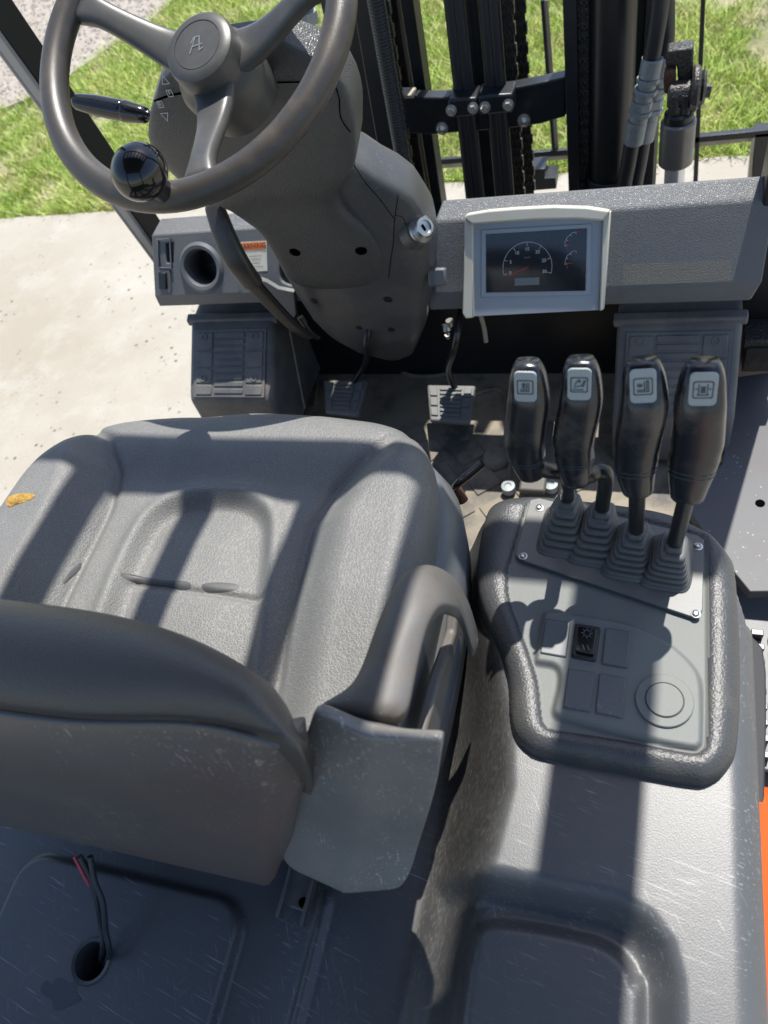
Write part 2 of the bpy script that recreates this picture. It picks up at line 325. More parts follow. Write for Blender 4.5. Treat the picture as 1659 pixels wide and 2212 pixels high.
# ================================================================== SETTING
EDGE = 2.83
def sheet(name, x0, x1, y0, y1, z, mat, t=.1, **kw):
    return mesh(name, [(x0, y0, z - t), (x1, y0, z - t), (x1, y1, z - t), (x0, y1, z - t), (x0, y0, z), (x1, y0, z), (x1, y1, z), (x0, y1, z)],
                [(0, 3, 2, 1), (4, 5, 6, 7), (0, 1, 5, 4), (1, 2, 6, 5), (2, 3, 7, 6), (3, 0, 4, 7)], mat, kind='structure', **kw)
sheet('ground', -400, 400, -400, 400, -.03, 'soil')
# concrete slab with a slightly ragged outer edge
xs = np.linspace(-9, 6, 220); ed = [(x, EDGE + .012 * math.sin(x * 3.1) + RNG.normal() * .006) for x in xs]
prism('concrete_pavement', [(-9, -6, -.12), (6, -6, -.12)] + [(x, y, -.12) for x, y in reversed(ed)], (0, 0, .12), 'concrete', bevel=0, kind='structure')
gp = [(-9, 3.6), (-4.6, 3.75), (-3.87, 4.02), (-3.6, 4.2), (-3.35, 4.7), (-3.2, 5.0), (-3.1, 5.4), (-2.3, 6.4), (-1.2, 7.4), (3, 9), (3, 12), (-9, 12)]
prism('gravel_road', [(x, y, -.026) for x, y in gp], (0, 0, .018), 'gravel', bevel=0, kind='structure')
def gmask(x, y): return sdf_poly(x, y, gp)
# grass
N = 480000; gx = RNG.uniform(-6.5, 2.6, N); gy = EDGE + .01 + RNG.uniform(0, 1, N) ** 1.15 * 4.2
def vnoise(x, y, s, seed):
    r = np.random.default_rng(seed); G = r.uniform(0, 1, (64, 64)); X = x * s + 20; Y = y * s + 20; i = np.floor(X).astype(int); j = np.floor(Y).astype(int); fx = X - i; fy = Y - j
    fx = fx * fx * (3 - 2 * fx); fy = fy * fy * (3 - 2 * fy); g_ = lambda a, b: G[a % 64, b % 64]
    return (g_(i, j) * (1 - fx) + g_(i + 1, j) * fx) * (1 - fy) + (g_(i, j + 1) * (1 - fx) + g_(i + 1, j + 1) * fx) * fy
den = .55 * vnoise(gx, gy, 1.3, 1) + .3 * vnoise(gx, gy, 4, 2) + .25 * vnoise(gx, gy, 13, 3)
den += .0 - .2 * ss(gx, -1.5, 1.); keep = RNG.uniform(0, 1, N) < ss(den, .28, .62) * .95 + .06
keep &= (gmask(gx, gy) > -.02 + .1 * (RNG.uniform(0, 1, N) - .5)); gx, gy, den = gx[keep], gy[keep], den[keep]; n = len(gx)
hh = RNG.uniform(.014, .052, n) * (.5 + .9 * ss(den, .3, .7)); ang = RNG.uniform(0, 2 * PI, n); wd = RNG.uniform(.0013, .003, n); ln = RNG.uniform(.3, 1.5, n); la = RNG.uniform(0, 2 * PI, n)
bx, by = np.cos(ang) * wd, np.sin(ang) * wd; tx, ty = np.cos(la) * hh * ln, np.sin(la) * hh * ln; z0 = np.full(n, -.03)
co = np.stack([np.stack([gx - bx, gy - by, z0], 1), np.stack([gx + bx, gy + by, z0], 1),
               np.stack([gx + bx * .8 + tx * .45, gy + by * .8 + ty * .45, z0 + hh * .65], 1), np.stack([gx - bx * .8 + tx * .45, gy - by * .8 + ty * .45, z0 + hh * .65], 1), np.stack([gx + tx, gy + ty, z0 + hh], 1)], 1).reshape(-1, 3)
me = bpy.data.meshes.new('grass'); me.vertices.add(5 * n); me.vertices.foreach_set('co', co.ravel()); b0 = np.arange(n)[:, None] * 5
lp = np.concatenate([b0 + [0, 1, 2, 3], b0 + [3, 2, 4]], 1).ravel(); me.loops.add(7 * n); me.loops.foreach_set('vertex_index', lp); me.polygons.add(2 * n)
me.polygons.foreach_set('loop_start', (np.arange(n)[:, None] * 7 + [0, 4]).ravel()); me.polygons.foreach_set('loop_total', np.tile([4, 3], n)); me.update()
go = bpy.data.objects.new('grass', me); link(go, None, 'grass_blade', kind='stuff', label='patchy bright green lawn beyond the concrete edge', category='grass')
# pebbles on the gravel and along the edge
def pebbles(name, n, fx, size, mat, label):
    vs, fs = [], []; base = [(1, 0, 0), (-1, 0, 0), (0, 1, 0), (0, -1, 0), (0, 0, .7), (0, 0, -.4)]; tri = [(0, 2, 4), (2, 1, 4), (1, 3, 4), (3, 0, 4), (2, 0, 5), (1, 2, 5), (3, 1, 5), (0, 3, 5)]
    for i in range(n):
        x, y, z = fx(); s = size * random.uniform(.4, 1.5); a = random.uniform(0, 6); k = len(vs)
        for p in base:
            q = [c_ * s * random.uniform(.7, 1.3) for c_ in p]; vs.append((x + q[0] * math.cos(a) - q[1] * math.sin(a), y + q[0] * math.sin(a) + q[1] * math.cos(a), z + q[2]))
        fs += [tuple(k + j for j in t) for t in tri]
    me = bpy.data.meshes.new(name); me.from_pydata(vs, [], fs); o = bpy.data.objects.new(name, me); link(o, None, mat, kind='stuff', label=label, category='stones'); return o
def onroad():
    while 1:
        x, y = random.uniform(-6, -1.5), random.uniform(3.6, 7)
        if gmask(np.array([x]), np.array([y]))[0] < -.02: return x, y, -.006
pebbles('road_pebbles', 7000, onroad, .009, 'pebble', 'loose pale gravel on the road beyond the lawn')
def edgecrumb():
    x = random.uniform(-4, 2.5); return x, EDGE - abs(random.gauss(0, .03)), .001
pebbles('edge_crumbs', 260, edgecrumb, .003, 'soil', 'dirt crumbs along the concrete edge')

# ================================================================== FORKLIFT
SX = -.415                                        # centre line of seat
FK = empty('forklift', (SX, .5, 0), label='orange and black forklift seen from above its driver seat', category='forklift')
def part(name, **kw): return empty(name, (SX, .5, 0), FK, **kw)

# ---- hood (moulded cover under seat and console): one height field
xs = np.arange(-.93, .1256, .0025); ys = np.arange(-.22, .486, .0025); X, Y = np.meshgrid(xs, ys)
yk = np.array([-.3, -.01, .084, .116, .173, .228, .297, .37, .455, .5])
xt = np.interp(Y, yk, [-.10, -.10, -.095, -.086, -.079, -.087, -.108, -.132, -.14, -.14]); xf = np.interp(Y, yk, [-.17, -.165, -.162, -.161, -.162, -.166, -.172, -.178, -.19, -.19])
zP = .985 + 0 * X
# raised middle panel of the platform
P1 = rrect(-.59, -.6, -.329, .05, .03, 6); s1 = sdf_poly(X, Y, P1); zP += .012 * (1 - ss(s1, -.004, .004))
zP += .007 * np.exp(-((X + .253 - .02 * (Y)) / .006) ** 2) * (1 - ss(Y, .06, .085)) + .01 * ss(X, -.30, -.2)
zH = 1.09 - .02 * (1 - ss(Y, -.1, .08)) * 0
zz = zP + (zH - zP) * ss(X, xf, xt)
RO = [(-.13, .105), (-.079, .109), (.005, .108), (.03, .100), (.046, .083), (.053, .06), (.055, .03), (.055, -.3), (-.16, -.3), (-.16, .105)]
s2 = sdf_poly(X, Y, RO); zz -= .034 * (1 - ss(s2, -.026, .002)) * ss(X, -.165, -.115)
RI = smooth_poly([(-.1, -.3), (-.1, -.02), (-.099, .05), (-.09, .068), (-.05, .073), (-.01, .073), (.01, .066), (.021, .05), (.025, .02), (.026, -.3)], 5)
s3 = sdf_poly(X, Y, RI); zz += .012 * (1 - ss(s3, -.004, .008)) 
# rounded right edge and front edge
er = X - .084; zz -= np.where(er > 0, .035 * (1 - np.sqrt(np.clip(1 - (er / .028) ** 2, 0, 1))), 0); zz = np.where(X > .1115, 1.02 - (X - .1115) * 8, zz)
ef = Y - np.interp(X, [-.2, -.14, -.11, -.06, .016, .06, .09, .105], [.44, .435, .452, .458, .440, .425, .39, .34]); zz = np.where((ef > 0) & (X > -.2), zz - .03 * (1 - np.sqrt(np.clip(1 - (ef / .022) ** 2, 0, 1))) - np.clip(ef - .02, 0, 1) * 14, zz)
zz = np.maximum(zz, .62); hr = np.hypot(X + .466, Y + .028); hole = hr < .0172
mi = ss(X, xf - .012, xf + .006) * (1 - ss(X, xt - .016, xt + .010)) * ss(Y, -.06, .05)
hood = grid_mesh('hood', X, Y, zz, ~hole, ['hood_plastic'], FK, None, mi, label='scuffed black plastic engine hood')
lathe('grommet', (-.466, -.028, .9325), (0, 0, 1), [(.0165, 0), (.0165, .0655), (.0195, .0665), (.0205, .0655), (.0205, .064), (.0175, .064), (.0175, 0)], 'platform_plastic', hood, N=32, cap=False)
box('hood_underside', (-.41, .1, .9), (.98, .62, .03), 'void', hood, bevel=0)
stn = [WZ(u, v, .9971) for u, v in [(88, 2135), (100, 2118), (112, 2128), (125, 2112), (150, 2122), (170, 2120), (165, 2140), (175, 2160), (158, 2168), (140, 2178), (118, 2182), (112, 2160), (95, 2150)]]
mk('damp', (.042, .046, .051), .3); prism('water_stain', catmull(stn, 4, True), (0, 0, .0003), 'damp', hood, bevel=0)

# ---- console tray with raised rim
OUT = smooth_poly([tuple(WZ(u, v, 1.1))[:2] for u, v in [(1030, 1250), (1043, 1313), (1072, 1385), (1096, 1460), (1101, 1540), (1112, 1585), (1138, 1614), (1174, 1630), (1320, 1658), (1482, 1687), (1532, 1687), (1573, 1655), (1594, 1591), (1599, 1420), (1590, 1244), (1575, 1200), (1530, 1158), (1440, 1110), (1300, 1075), (1200, 1057), (1115, 1056), (1075, 1072), (1048, 1115), (1034, 1180)]], 5)
INN = [tuple(WZ(u, v, 1.109))[:2] for u, v in [(1136, 1100), (1142, 1086), (1165, 1079), (1300, 1108), (1500, 1158), (1521, 1168), (1526, 1200), (1526, 1400), (1523, 1590), (1514, 1618), (1488, 1626), (1350, 1600), (1200, 1577), (1180, 1570), (1170, 1550), (1162, 1476), (1142, 1410), (1116, 1340), (1100, 1290), (1098, 1240), (1110, 1190)]]
xs = np.arange(-.16, .112, .0015); ys = np.arange(.18, .5, .0015); X, Y = np.meshgrid(xs, ys)
so_ = sdf_poly(X, Y, OUT); si = sdf_poly(X, Y, smooth_poly(INN, 3)); wdt = np.clip(-so_, 0, 1); t = wdt / (wdt + np.clip(si, 0, 1) + 1e-9)
rim = np.sin(PI * np.clip(t, 0, 1) ** .75) ** .62; Z = 1.095 + .0105 * rim + .0135 * t - np.clip(so_, 0, 1) * 6; Z = np.where(si < 0, 1.1085, Z)
Z -= .02 * ss(Y, .445, .48)
def zoom6(X_, Y_): return ((1180 + X_ * .4461) / 1.1574, (1440 + Y_ * .4461) / 1.1574)
PAN = smooth_poly([tuple(WZ(*zoom6(*p), 1.114))[:2] for p in [(400, 215), (440, 195), (600, 215), (870, 262), (1060, 345), (1200, 455), (1275, 560), (1292, 700), (1292, 900), (1285, 950), (1235, 968), (900, 900), (520, 800), (470, 780), (455, 740), (485, 620), (487, 540), (455, 500), (375, 485), (355, 470), (370, 380)]], 4)
sp = sdf_poly(X, Y, PAN); Z = Z + .007 * (1 - ss(sp, -.003, .002)) * (1 - ss(si, -.004, .0))
tray = grid_mesh('console_tray', X, Y, Z, so_ < .0045, ['tray_plastic', 'tray_panel'], FK, np.where(si < .001, 1, 0), label='grey switch console with pebbled black rim')
def top(u, v, z=1.1165): return WZ(u, v, z)
def quad(name, px, z, h, mat, parent, r=.002, bevel=.0012, **kw):
    P = [WZ(u, v, z) for u, v in px]; return prism(name, P, (0, 0, h), mat, parent, bevel=bevel, **kw)
def zoom6(X_, Y_): return ((1180 + X_ * .4461) / 1.1574, (1440 + Y_ * .4461) / 1.1574)
for px in ([(415, 248), (555, 270), (530, 467), (383, 442)], [(748, 300), (893, 322), (873, 527), (725, 503)], [(540, 528), (691, 550), (663, 772), (510, 745)], [(713, 555), (866, 580), (846, 806), (690, 777)]):
    quad('switch_blank', [zoom6(*p) for p in px], 1.113, .0045, 'panel_blank', tray)
fr = quad('rocker_switch', [zoom6(*p) for p in [(578, 275), (722, 298), (695, 492), (555, 466)]], 1.113, .0052, 'satin_black', tray, bevel=.002)
rk = quad('rocker_button', [zoom6(*p) for p in [(592, 292), (702, 308), (682, 452), (580, 432)]], 1.118, .005, 'gloss_black', tray, bevel=.001)
oc = WZ(*zoom6(645, 322), 1.1235); Xd, Yd = V(1, 0, 0), V(0, 1, 0)
ribbon('lamp_symbol', [arc(0, 0, .0028, 0, 360, 20)] + [[(.0034 * math.cos(a), .0034 * math.sin(a)), (.0048 * math.cos(a), .0048 * math.sin(a))] for a in [i * PI / 4 for i in range(8)]] + [[(-.003, -.011), (-.001, -.016)], [(.001, -.011), (.003, -.016)]], oc, Xd, Yd, .0005, 'print_grey', tray)
cc = WZ(*zoom6(1078, 700), 1.116); lathe('round_cap', cc, (0, 0, 1), [(.0228, -.004), (.0228, .0015), (.0222, .0022), (.0155, .0022), (.0150, .0012), (.0145, .0022), (.0141, .0033), (.0005, .0034)], 'tray_panel', tray, sharp=.25)
PLp = [(1146, 1084), (1165, 1080), (1505, 1160), (1520, 1170), (1517, 1320), (1508, 1336), (1497, 1337), (1124, 1213), (1113, 1203), (1116, 1193)]
plate = quad('lever_plate', PLp, 1.1105, .0035, 'plate_paint', tray, bevel=.0006)
for (u, v) in [(1165, 1097), (1130, 1202), (1508, 1181), (1503, 1326)]:
    p = WZ(u, v, 1.114); lathe('screw', p, (0, 0, 1), [(.0042, 0), (.0042, .0006), (.003, .0009), (.0028, .0025), (.002, .003), (.0012, .002), (.0005, .002)], 'steel', tray, N=20)

# ---- control levers
ZPL = 1.114
levers = [dict(b=(1226, 1087), g=[(1139, 790), (1142, 860), (1133, 940), (1138, 985), (1148, 1022)], w=[(36, 44), (45, 47), (44, 45), (37, 36), (29, 30)], lab='first lever from the seat, its grip carried on an outward crank rod', bc=(1218, 1150)),
          dict(b=(1301, 1108), g=[(1254, 784), (1255, 860), (1240, 940), (1241, 990), (1246, 1038)], w=[(38, 47), (46, 48), (45, 46), (39, 38), (30, 30)], lab='second lever from the seat with a scuffed grip on a cranked rod', bc=(1282, 1168)),
          dict(b=(1374, 1152), g=[(1388, 786), (1392, 870), (1377, 950), (1373, 1010), (1378, 1060)], w=[(42, 50), (50, 50), (49, 48), (42, 40), (31, 31)], lab='third lever from the seat on a straight rod', bc=(1357, 1196)),
          dict(b=(1456, 1180), g=[(1520, 790), (1512, 870), (1506, 950), (1493, 1015), (1484, 1075)], w=[(43, 50), (53, 54), (54, 54), (47, 46), (33, 33)], lab='outermost lever beside the fender on a straight rod', bc=(1440, 1216))]
def depth(p): d = np.array(p) - O3; return d[0] * rt[2] + d[1] * fw[2] - d[2] * dn[2]
for li, L_ in enumerate(levers):
    b = WZ(*L_['b'], 1.152); zt = [1.352, 1.325, 1.292, 1.267, 1.246]
    yb = b.y; cs = []
    for (u, v), z in zip(L_['g'], zt):
        a = ray(u, v)
        cs.append(WZ(u, v, z))
    dx = [c_.y for c_ in cs]
    lv = empty('control_lever', tuple(b), FK, label=L_['lab'])
    # bellows boot
    bc = WZ(*L_['bc'], ZPL); k1 = b + V(0, .0, 0); rings = []
    lev = 6; prof = []
    for i in range(lev):
        t0 = i / lev; t1 = (i + .62) / lev; t2 = (i + .7) / lev
        prof += [(t0 + .02, 1 - .56 * t0 - .02), (t0 + .05, 1 - .56 * t0), (t1, 1 - .56 * t0 - .03), (t1 + .03, 1 - .56 * t0 - .08), (t2 + .02, 1 - .56 * t0 - .22)]
    prof += [(1, .34), (1.14, .3), (1.16, .2)]
    for t, s in [(-.02, 1.08), (.03, 1.08), (.04, 1.0)] + prof[1:]:
        c_ = bc.lerp(k1, min(t, 1)) ; c_.z = ZPL + t * .040
        rings.append(sring(c_, V(1, -.1, 0), V(.1, 1, 0), .0215 * s, .0275 * s, 5, 28))
    loft('boot', rings, 'boot_rubber', lv, sharp=2.)
    # grip: rounded box sections, boxy plate end on top
    Gs = []
    cam_dir = None
    for i, (c_, (w0, w1)) in enumerate(zip(cs, L_['w'])):
        hw = w0 * depth(c_) / F_PX; nx = cs[min(i + 1, 4)] - cs[max(i - 1, 0)]; nx.normalize()
        Xa = V(1, 0, 0); Xa = (Xa - nx * Xa.dot(nx)).normalized(); Ya = nx.cross(Xa); Gs.append((c_, Xa, Ya, hw))
    cc_ = catmull([g_[0] for g_ in Gs], 6); hwc = np.interp(np.linspace(0, 4, len(cc_)), range(5), [g_[3] for g_ in Gs]); rings = []
    nn = len(cc_)
    for i, p in enumerate(cc_):
        d = (cc_[min(i + 1, nn - 1)] - cc_[max(i - 1, 0)]).normalized(); Xa = V(1, 0, 0); Xa = (Xa - d * Xa.dot(d)).normalized(); Ya = d.cross(Xa)
        t = i / (nn - 1); e = 3.6 - 1.6 * t; k = .86 if i == 0 else (.96 if i == 1 else 1); hw = hwc[i]
        step = 1.0 if t < .62 else 1.035
        rings.append(sring(p, Xa, Ya, hw * k * step, hw * k * step * (.92 - .1 * (t < .2)), e, 32))
    d0 = (cc_[0] - cc_[1]).normalized(); r0 = rings[0]; c0 = cc_[0]
    rings.insert(0, [c0 + d0 * .0035 + (q - c0) * .8 for q in r0]); c9 = cc_[-1]; d9 = (cc_[-1] - cc_[-2]).normalized(); rings.append([c9 + d9 * .002 + (q - c9) * .85 for q in rings[-1]])
    loft('grip', rings, 'grip_plastic', lv, sharp=2.5)
    for t in (.72, .76):
        i = int(t * (nn - 1)); r_ = rings[i + 1]; q = cc_[i]; pts = [q + (p - q) * 1.012 for p in r_]; tube('grip_groove', pts[::2], .00035, 'icon_ink', lv, N=5, sm=0, closed=True)
    # icon plate: lies on the operator-facing upper face
    A = Vector(O3)
    p0 = cc_[1]; p1 = cc_[7]; ax = (p0 - p1).normalized(); Xa = V(1, 0, 0); Xa = (Xa - ax * Xa.dot(ax)).normalized(); nrm = Xa.cross(ax)
    if nrm.dot(A - p0) < 0: nrm = -nrm
    hw = hwc[3]; mid = (cc_[0] + cc_[4]) / 2 + nrm * (hw * .93) ; Ya = ax
    Xp = Ya.cross(nrm)
    pl = prism('icon_plate', [mid + Xp * x + Ya * y for x, y in rrect(-hw * .58, -.0125, hw * .58, .0125, .0035)], nrm * .0018, 'icon_plate', lv, bevel=.0004)
    mid2 = mid + nrm * .0019; s = hw * .40
    fr_ = rrect(-1, -.95, 1, .95, .2, 4); fr_ = fr_ + [fr_[0]]
    ic = [[fr_, [(-.6, -.6), (.45, -.6), (.45, .6)], [(-.6, -.35), (.2, -.35), (.2, .6)], [(-.2, -.1), (-.2, .55)], [(-.38, .35), (-.2, .6), (-.02, .35)], [(-.38, .1), (-.2, -.12), (-.02, .1)]],
          [fr_, [(-.7, -.65), (.5, -.65)], [(-.6, -.3), (.3, -.1), (.6, .6)], [(.3, -.1), (.5, -.2), (.75, .55)], [(-.5, 0), (-.3, .45), (.15, .55)], [(-.1, .7), (.15, .55), (0, .3)]],
          [fr_, [(-.6, -.6), (.6, -.6), (.6, .65), (.4, .65), (.4, -.4)], [(.15, -.4), (.15, .6)], [(-.6, .15), (-.1, .15)], [(-.42, .32), (-.6, .15), (-.42, -.02)], [(-.28, .32), (-.1, .15), (-.28, -.02)], [(-.6, -.4), (.2, -.4)]],
          [fr_, [(-.45, .65), (-.45, -.6), (.45, -.6), (.45, .65)], [(-.6, -.6), (.6, -.6)], [(-.17, -.3), (.17, -.3), (.17, .35), (-.17, .35), (-.17, -.3), (.17, .35)], [(-.17, .35), (.17, -.3)], [(-.8, .1), (-.6, .1)], [(.6, .1), (.8, .1)]]][li]
    ribbon('pictogram', [[(x * s, y * s * 1.05) for x, y in l_] for l_ in ic], mid2, Xp, Ya, .00075, 'icon_ink', lv)
    # shaft
    R = .0066; gb = cc_[-2]
    if li == 0: pts = [gb + V(.004, 0, .006), gb + V(.012, 0, .001), WZ(1195, 1018, 1.243), WZ(1224, 1022, 1.238), WZ(1226, 1045, 1.215), b + V(0, 0, .01), b - V(0, 0, .03)]
    elif li == 1: pts = [gb + V(0, 0, .006), gb + V(.008, .0, .002), WZ(1285, 1022, 1.245), WZ(1305, 1020, 1.241), WZ(1308, 1045, 1.22), b + V(0, 0, .01), b - V(0, 0, .03)]
    else: pts = [gb, gb.lerp(b, .3), gb.lerp(b, .7), b, b - V(0, 0, .03)]
    tube('shaft', pts, R, 'satin_black', lv, N=16, sm=5)

# ---- seat
ST = part('driver_seat', label='worn black vinyl driver seat with a right armrest')
half = [(0, .520), (.045, .520), (.09, .517), (.135, .511), (.17, .503), (.198, .488), (.22, .458), (.235, .41), (.243, .345), (.245, .27), (.24, .19), (.22, .13), (.17, .105), (.08, .1)]
OL = [(SX + a, y) for a, y in half] + [(SX - a * (.985 if y < .45 else .96), y - .008) for a, y in half[:0:-1]]; OL = smooth_poly(OL, 5)
cen = np.array([SX, .30]); th = np.linspace(0, 2 * PI, 360, endpoint=False)
OLa = np.array(OL); an = np.arctan2(OLa[:, 1] - cen[1], OLa[:, 0] - cen[0]); rad = np.hypot(OLa[:, 0] - cen[0], OLa[:, 1] - cen[1]); o_ = np.argsort(an)
R_ = np.interp(th, np.concatenate([an[o_] - 2 * PI, an[o_], an[o_] + 2 * PI]), np.tile(rad[o_], 3))
rr = np.concatenate([np.linspace(.02, .9, 120), np.linspace(.905, 1, 26)]); TT, RR = np.meshgrid(th, rr)
X = cen[0] + np.cos(TT) * RR * R_[None]; Y = cen[1] + np.sin(TT) * RR * R_[None]
GR = [(-.222, .485), (-.238, .462), (-.265, .428), (-.281, .405), (-.294, .362), (-.289, .29), (-.283, .2), (-.28, .1)]
GL = [(-.605, .475), (-.567, .455), (-.540, .415), (-.531, .365), (-.531, .29), (-.533, .2), (-.533, .1)]
gsd = lambda P: dline(X, Y, P)
xr = np.interp(Y, [p[1] for p in GR[::-1]], [p[0] for p in GR[::-1]]); xl = np.interp(Y, [p[1] for p in GL[::-1]], [p[0] for p in GL[::-1]])
Z = 1.178 + .0 * X
bol = ss(X, xr - .002, xr + .055) + ss(-X, -xl - .002, -xl + .055)
Z += .034 * bol * (1 - .75 * ss(Y, .41, .51)) + .012 * ss(Y, .40, .455) * (1 - np.clip(bol, 0, 1)) - .012 * ss(Y, .47, .53)
Z -= .006 * np.exp(-(gsd(GR) / .006) ** 2) + .006 * np.exp(-(gsd(GL) / .006) ** 2)
PD = smooth_poly([(-.47, .1), (-.472, .25), (-.474, .33), (-.465, .367), (-.44, .383), (-.41, .387), (-.375, .386), (-.348, .37), (-.335, .335), (-.322, .28), (-.312, .22), (-.308, .1)], 5)
sp = sdf_poly(X, Y, PD); Z += -.010 * (1 - ss(sp, -.010, .010)) + .006 * np.exp(-((sp - .012) / .009) ** 2)
Z += .0045 * np.exp(-((sp + .02) / .012) ** 2) * 0 - .0035 * np.exp(-(dline(X, Y, [(-.468, .287), (-.40, .284), (-.32, .284)]) / .0035) ** 2)
Z += .006 * (1 - ss(sp, -.06, -.0)) 
Z -= .02 * (1 - ss(Y, .1, .3))
# soft wrinkles
Z += .0012 * (vnoise(X, Y, 28, 5) - .5) + .002 * (vnoise(X, Y, 9, 6) - .5)
ed_ = np.clip((RR - .88) / .12, 0, 1); Z -= .038 * (1 - np.sqrt(np.clip(1 - ed_ ** 2, 0, 1)))
vs = np.stack([X, Y, Z], -1).reshape(-1, 3).tolist(); nr, nt_ = X.shape
for dz, k in [(-.01, 1.004), (-.03, 1.002), (-.045, .99)]:
    vs += [(cen[0] + math.cos(a) * r_ * k, cen[1] + math.sin(a) * r_ * k, Z[-1, i] + dz) for i, (a, r_) in enumerate(zip(th, R_))]
nr += 3; fs = [(i * nt_ + j, i * nt_ + (j + 1) % nt_, (i + 1) * nt_ + (j + 1) % nt_, (i + 1) * nt_ + j) for i in range(nr - 1) for j in range(nt_)] + [tuple(range(nt_ - 1, -1, -1))]
cush = mesh('cushion', vs, fs, 'seat_vinyl', ST, smooth=True)
# worn bare patches at the seam, foam showing at the torn left edge
from mathutils.bvhtree import BVHTree
BV = {}
def hit(o, u, v):
    if o.name not in BV: me = o.data; BV[o.name] = BVHTree.FromPolygons([tuple(x.co) for x in me.vertices], [tuple(p.vertices) for p in me.polygons])
    r_ = BV[o.name].ray_cast(Vector(O3), Vector(ray(u, v)).normalized()); return r_[0], r_[1]
mk('bare_vinyl', (.07, .071, .072), .55).dust((.055, .055, .055), .5, 60).grain(900, .2)
def zseat(x, y):
    i = np.argmin((X - x) ** 2 + (Y - y) ** 2); return Z.ravel()[i]
def patch(px, mat='bare_vinyl', name='worn_patch', h=.0007):
    px = [(q.x, q.y) for q in catmull([V(a, b, 0) for a, b in px], 4, True)]; cu = sum(p[0] for p in px) / len(px); cv = sum(p[1] for p in px) / len(px); vs, fs = [], []
    for k in (0, .35, .7, 1):
        for (u, v) in (px if k else [(cu, cv)]):
            p, n_ = hit(cush, cu + (u - cu) * k, cv + (v - cv) * k)
            if p is None: return
            n_ = n_ if n_.z > 0 else -n_; vs.append(p + n_ * (h if k < 1 else h * .15))
    n_ = len(px); fs = [(0, 1 + i, 1 + (i + 1) % n_) for i in range(n_)] + [(1 + j * n_ + i, 1 + (j + 1) * n_ + i, 1 + (j + 1) * n_ + (i + 1) % n_, 1 + j * n_ + (i + 1) % n_) for i in range(n_) for j in range(2)]
    mesh(name, vs, fs, mat, ST, smooth=True)
patch([(262, 1238), (300, 1244), (350, 1252), (405, 1256), (412, 1270), (395, 1275), (360, 1268), (310, 1262), (270, 1250)]); patch([(438, 1262), (470, 1258), (510, 1262), (515, 1272), (490, 1279), (450, 1280), (438, 1272)]); patch([(175, 1215), (172, 1232), (150, 1252), (138, 1262), (136, 1250), (150, 1230)])
for sh in range(0, 60, 4):
    fp = [(14 + sh, 1080), (24 + sh, 1071), (46 + sh, 1066), (70 + sh, 1067), (76 + sh, 1073), (58 + sh, 1083), (36 + sh, 1090), (18 + sh, 1096)]
    if all(hit(cush, *p)[0] for p in fp): patch(fp, 'foam', 'torn_foam', .002); break
# seat pan plastic skirt and shell
rings = []
for z, k, dx in [(1.15, 1.0, 0), (1.145, 1.03, .004), (1.11, 1.055, .01), (1.06, 1.05, .01), (1.03, 1.0, .006)]:
    rings.append([V(cen[0] + dx + math.cos(a) * r_ * k, cen[1] - .012 + math.sin(a) * r_ * k * (.97), z) for a, r_ in zip(th[::4], R_[::4])])
loft('seat_pan', rings, 'arm_plastic', ST)
box('seat_base', (SX, .27, 1.01), (.36, .34, .05), 'satin_black', ST)
# seat back: padded roll and hard shell
ys_ = [.05, .1, .15]
bx_ = np.linspace(-1, 1, 61); ringsP, ringsS = [], []
def seam_y(a): return .1 + .013 * math.exp(-((a - .78) / .3) ** 2)
for t in bx_:
    a = abs(t); x = SX + .24 * t; y0 = seam_y(a); y1 = .180 - .05 * a ** 3 - .016 * ss(np.array(a), .86, 1); zt_ = 1.368 - .012 * a ** 4 - .016 * float(ss(np.array(a), .86, 1))
    cy = (y0 + y1) / 2; th_ = max((y1 - y0) / 2, .006); hv = .034 * (1 - .35 * float(ss(np.array(a), .86, 1)))
    ringsP.append([V(x, cy + math.cos(q) * th_, zt_ - hv + math.sin(q) * hv) for q in np.linspace(-.1 * PI, 1.1 * PI, 18)] + [V(x - t * .02 * a * a, y0, 1.25), V(x - t * .06 * a * a, .10, 1.13), V(x - t * .06 * a * a, .13, 1.12), V(x - t * .02 * a * a, y1 - .004, 1.25)])
loft('backrest', ringsP, 'back_vinyl', ST, sharp=3.)
for t in np.linspace(-1, 1, 49):
    a = abs(t); e = float(ss(np.array(a), .93, 1)); zs = 1.345 - .004 * a ** 4 - .02 * e; y0 = seam_y(a) - .001; hwT = .230; hwB = .160
    prof = [(y0 + .012, zs - .004, 0), (y0, zs, 0), (y0 - .004, zs - .006, 0), (y0 - .018 - .01 * (1 - a * a), zs - .06, .2), (.070, 1.22, .45), (.060, 1.16, .7), (.056, 1.125, .86), (.058, 1.108, .95), (.068, 1.098, 1), (.1, 1.098, 1), (.118, 1.12, .9), (.118, zs - .03, 0)]
    sg_ = math.copysign(1, t); ringsS.append([V(SX + t * (hwT + (hwB - hwT) * k), y + (.018 * e if i < 9 else 0), z + .02 * e * (i in (6, 7, 8, 9))) for i, (y, z, k) in enumerate(prof)])
loft('back_shell', ringsS, 'back_shell', ST, sharp=1.2, bevel=.002)
sm_ = [V(SX + .24 * t, seam_y(abs(t)) - .002, 1.3475 - .004 * abs(t) ** 4) for t in np.linspace(-.96, .96, 30)]
tube('piping', sm_, .0013, 'arm_plastic', ST, N=8, sm=1)

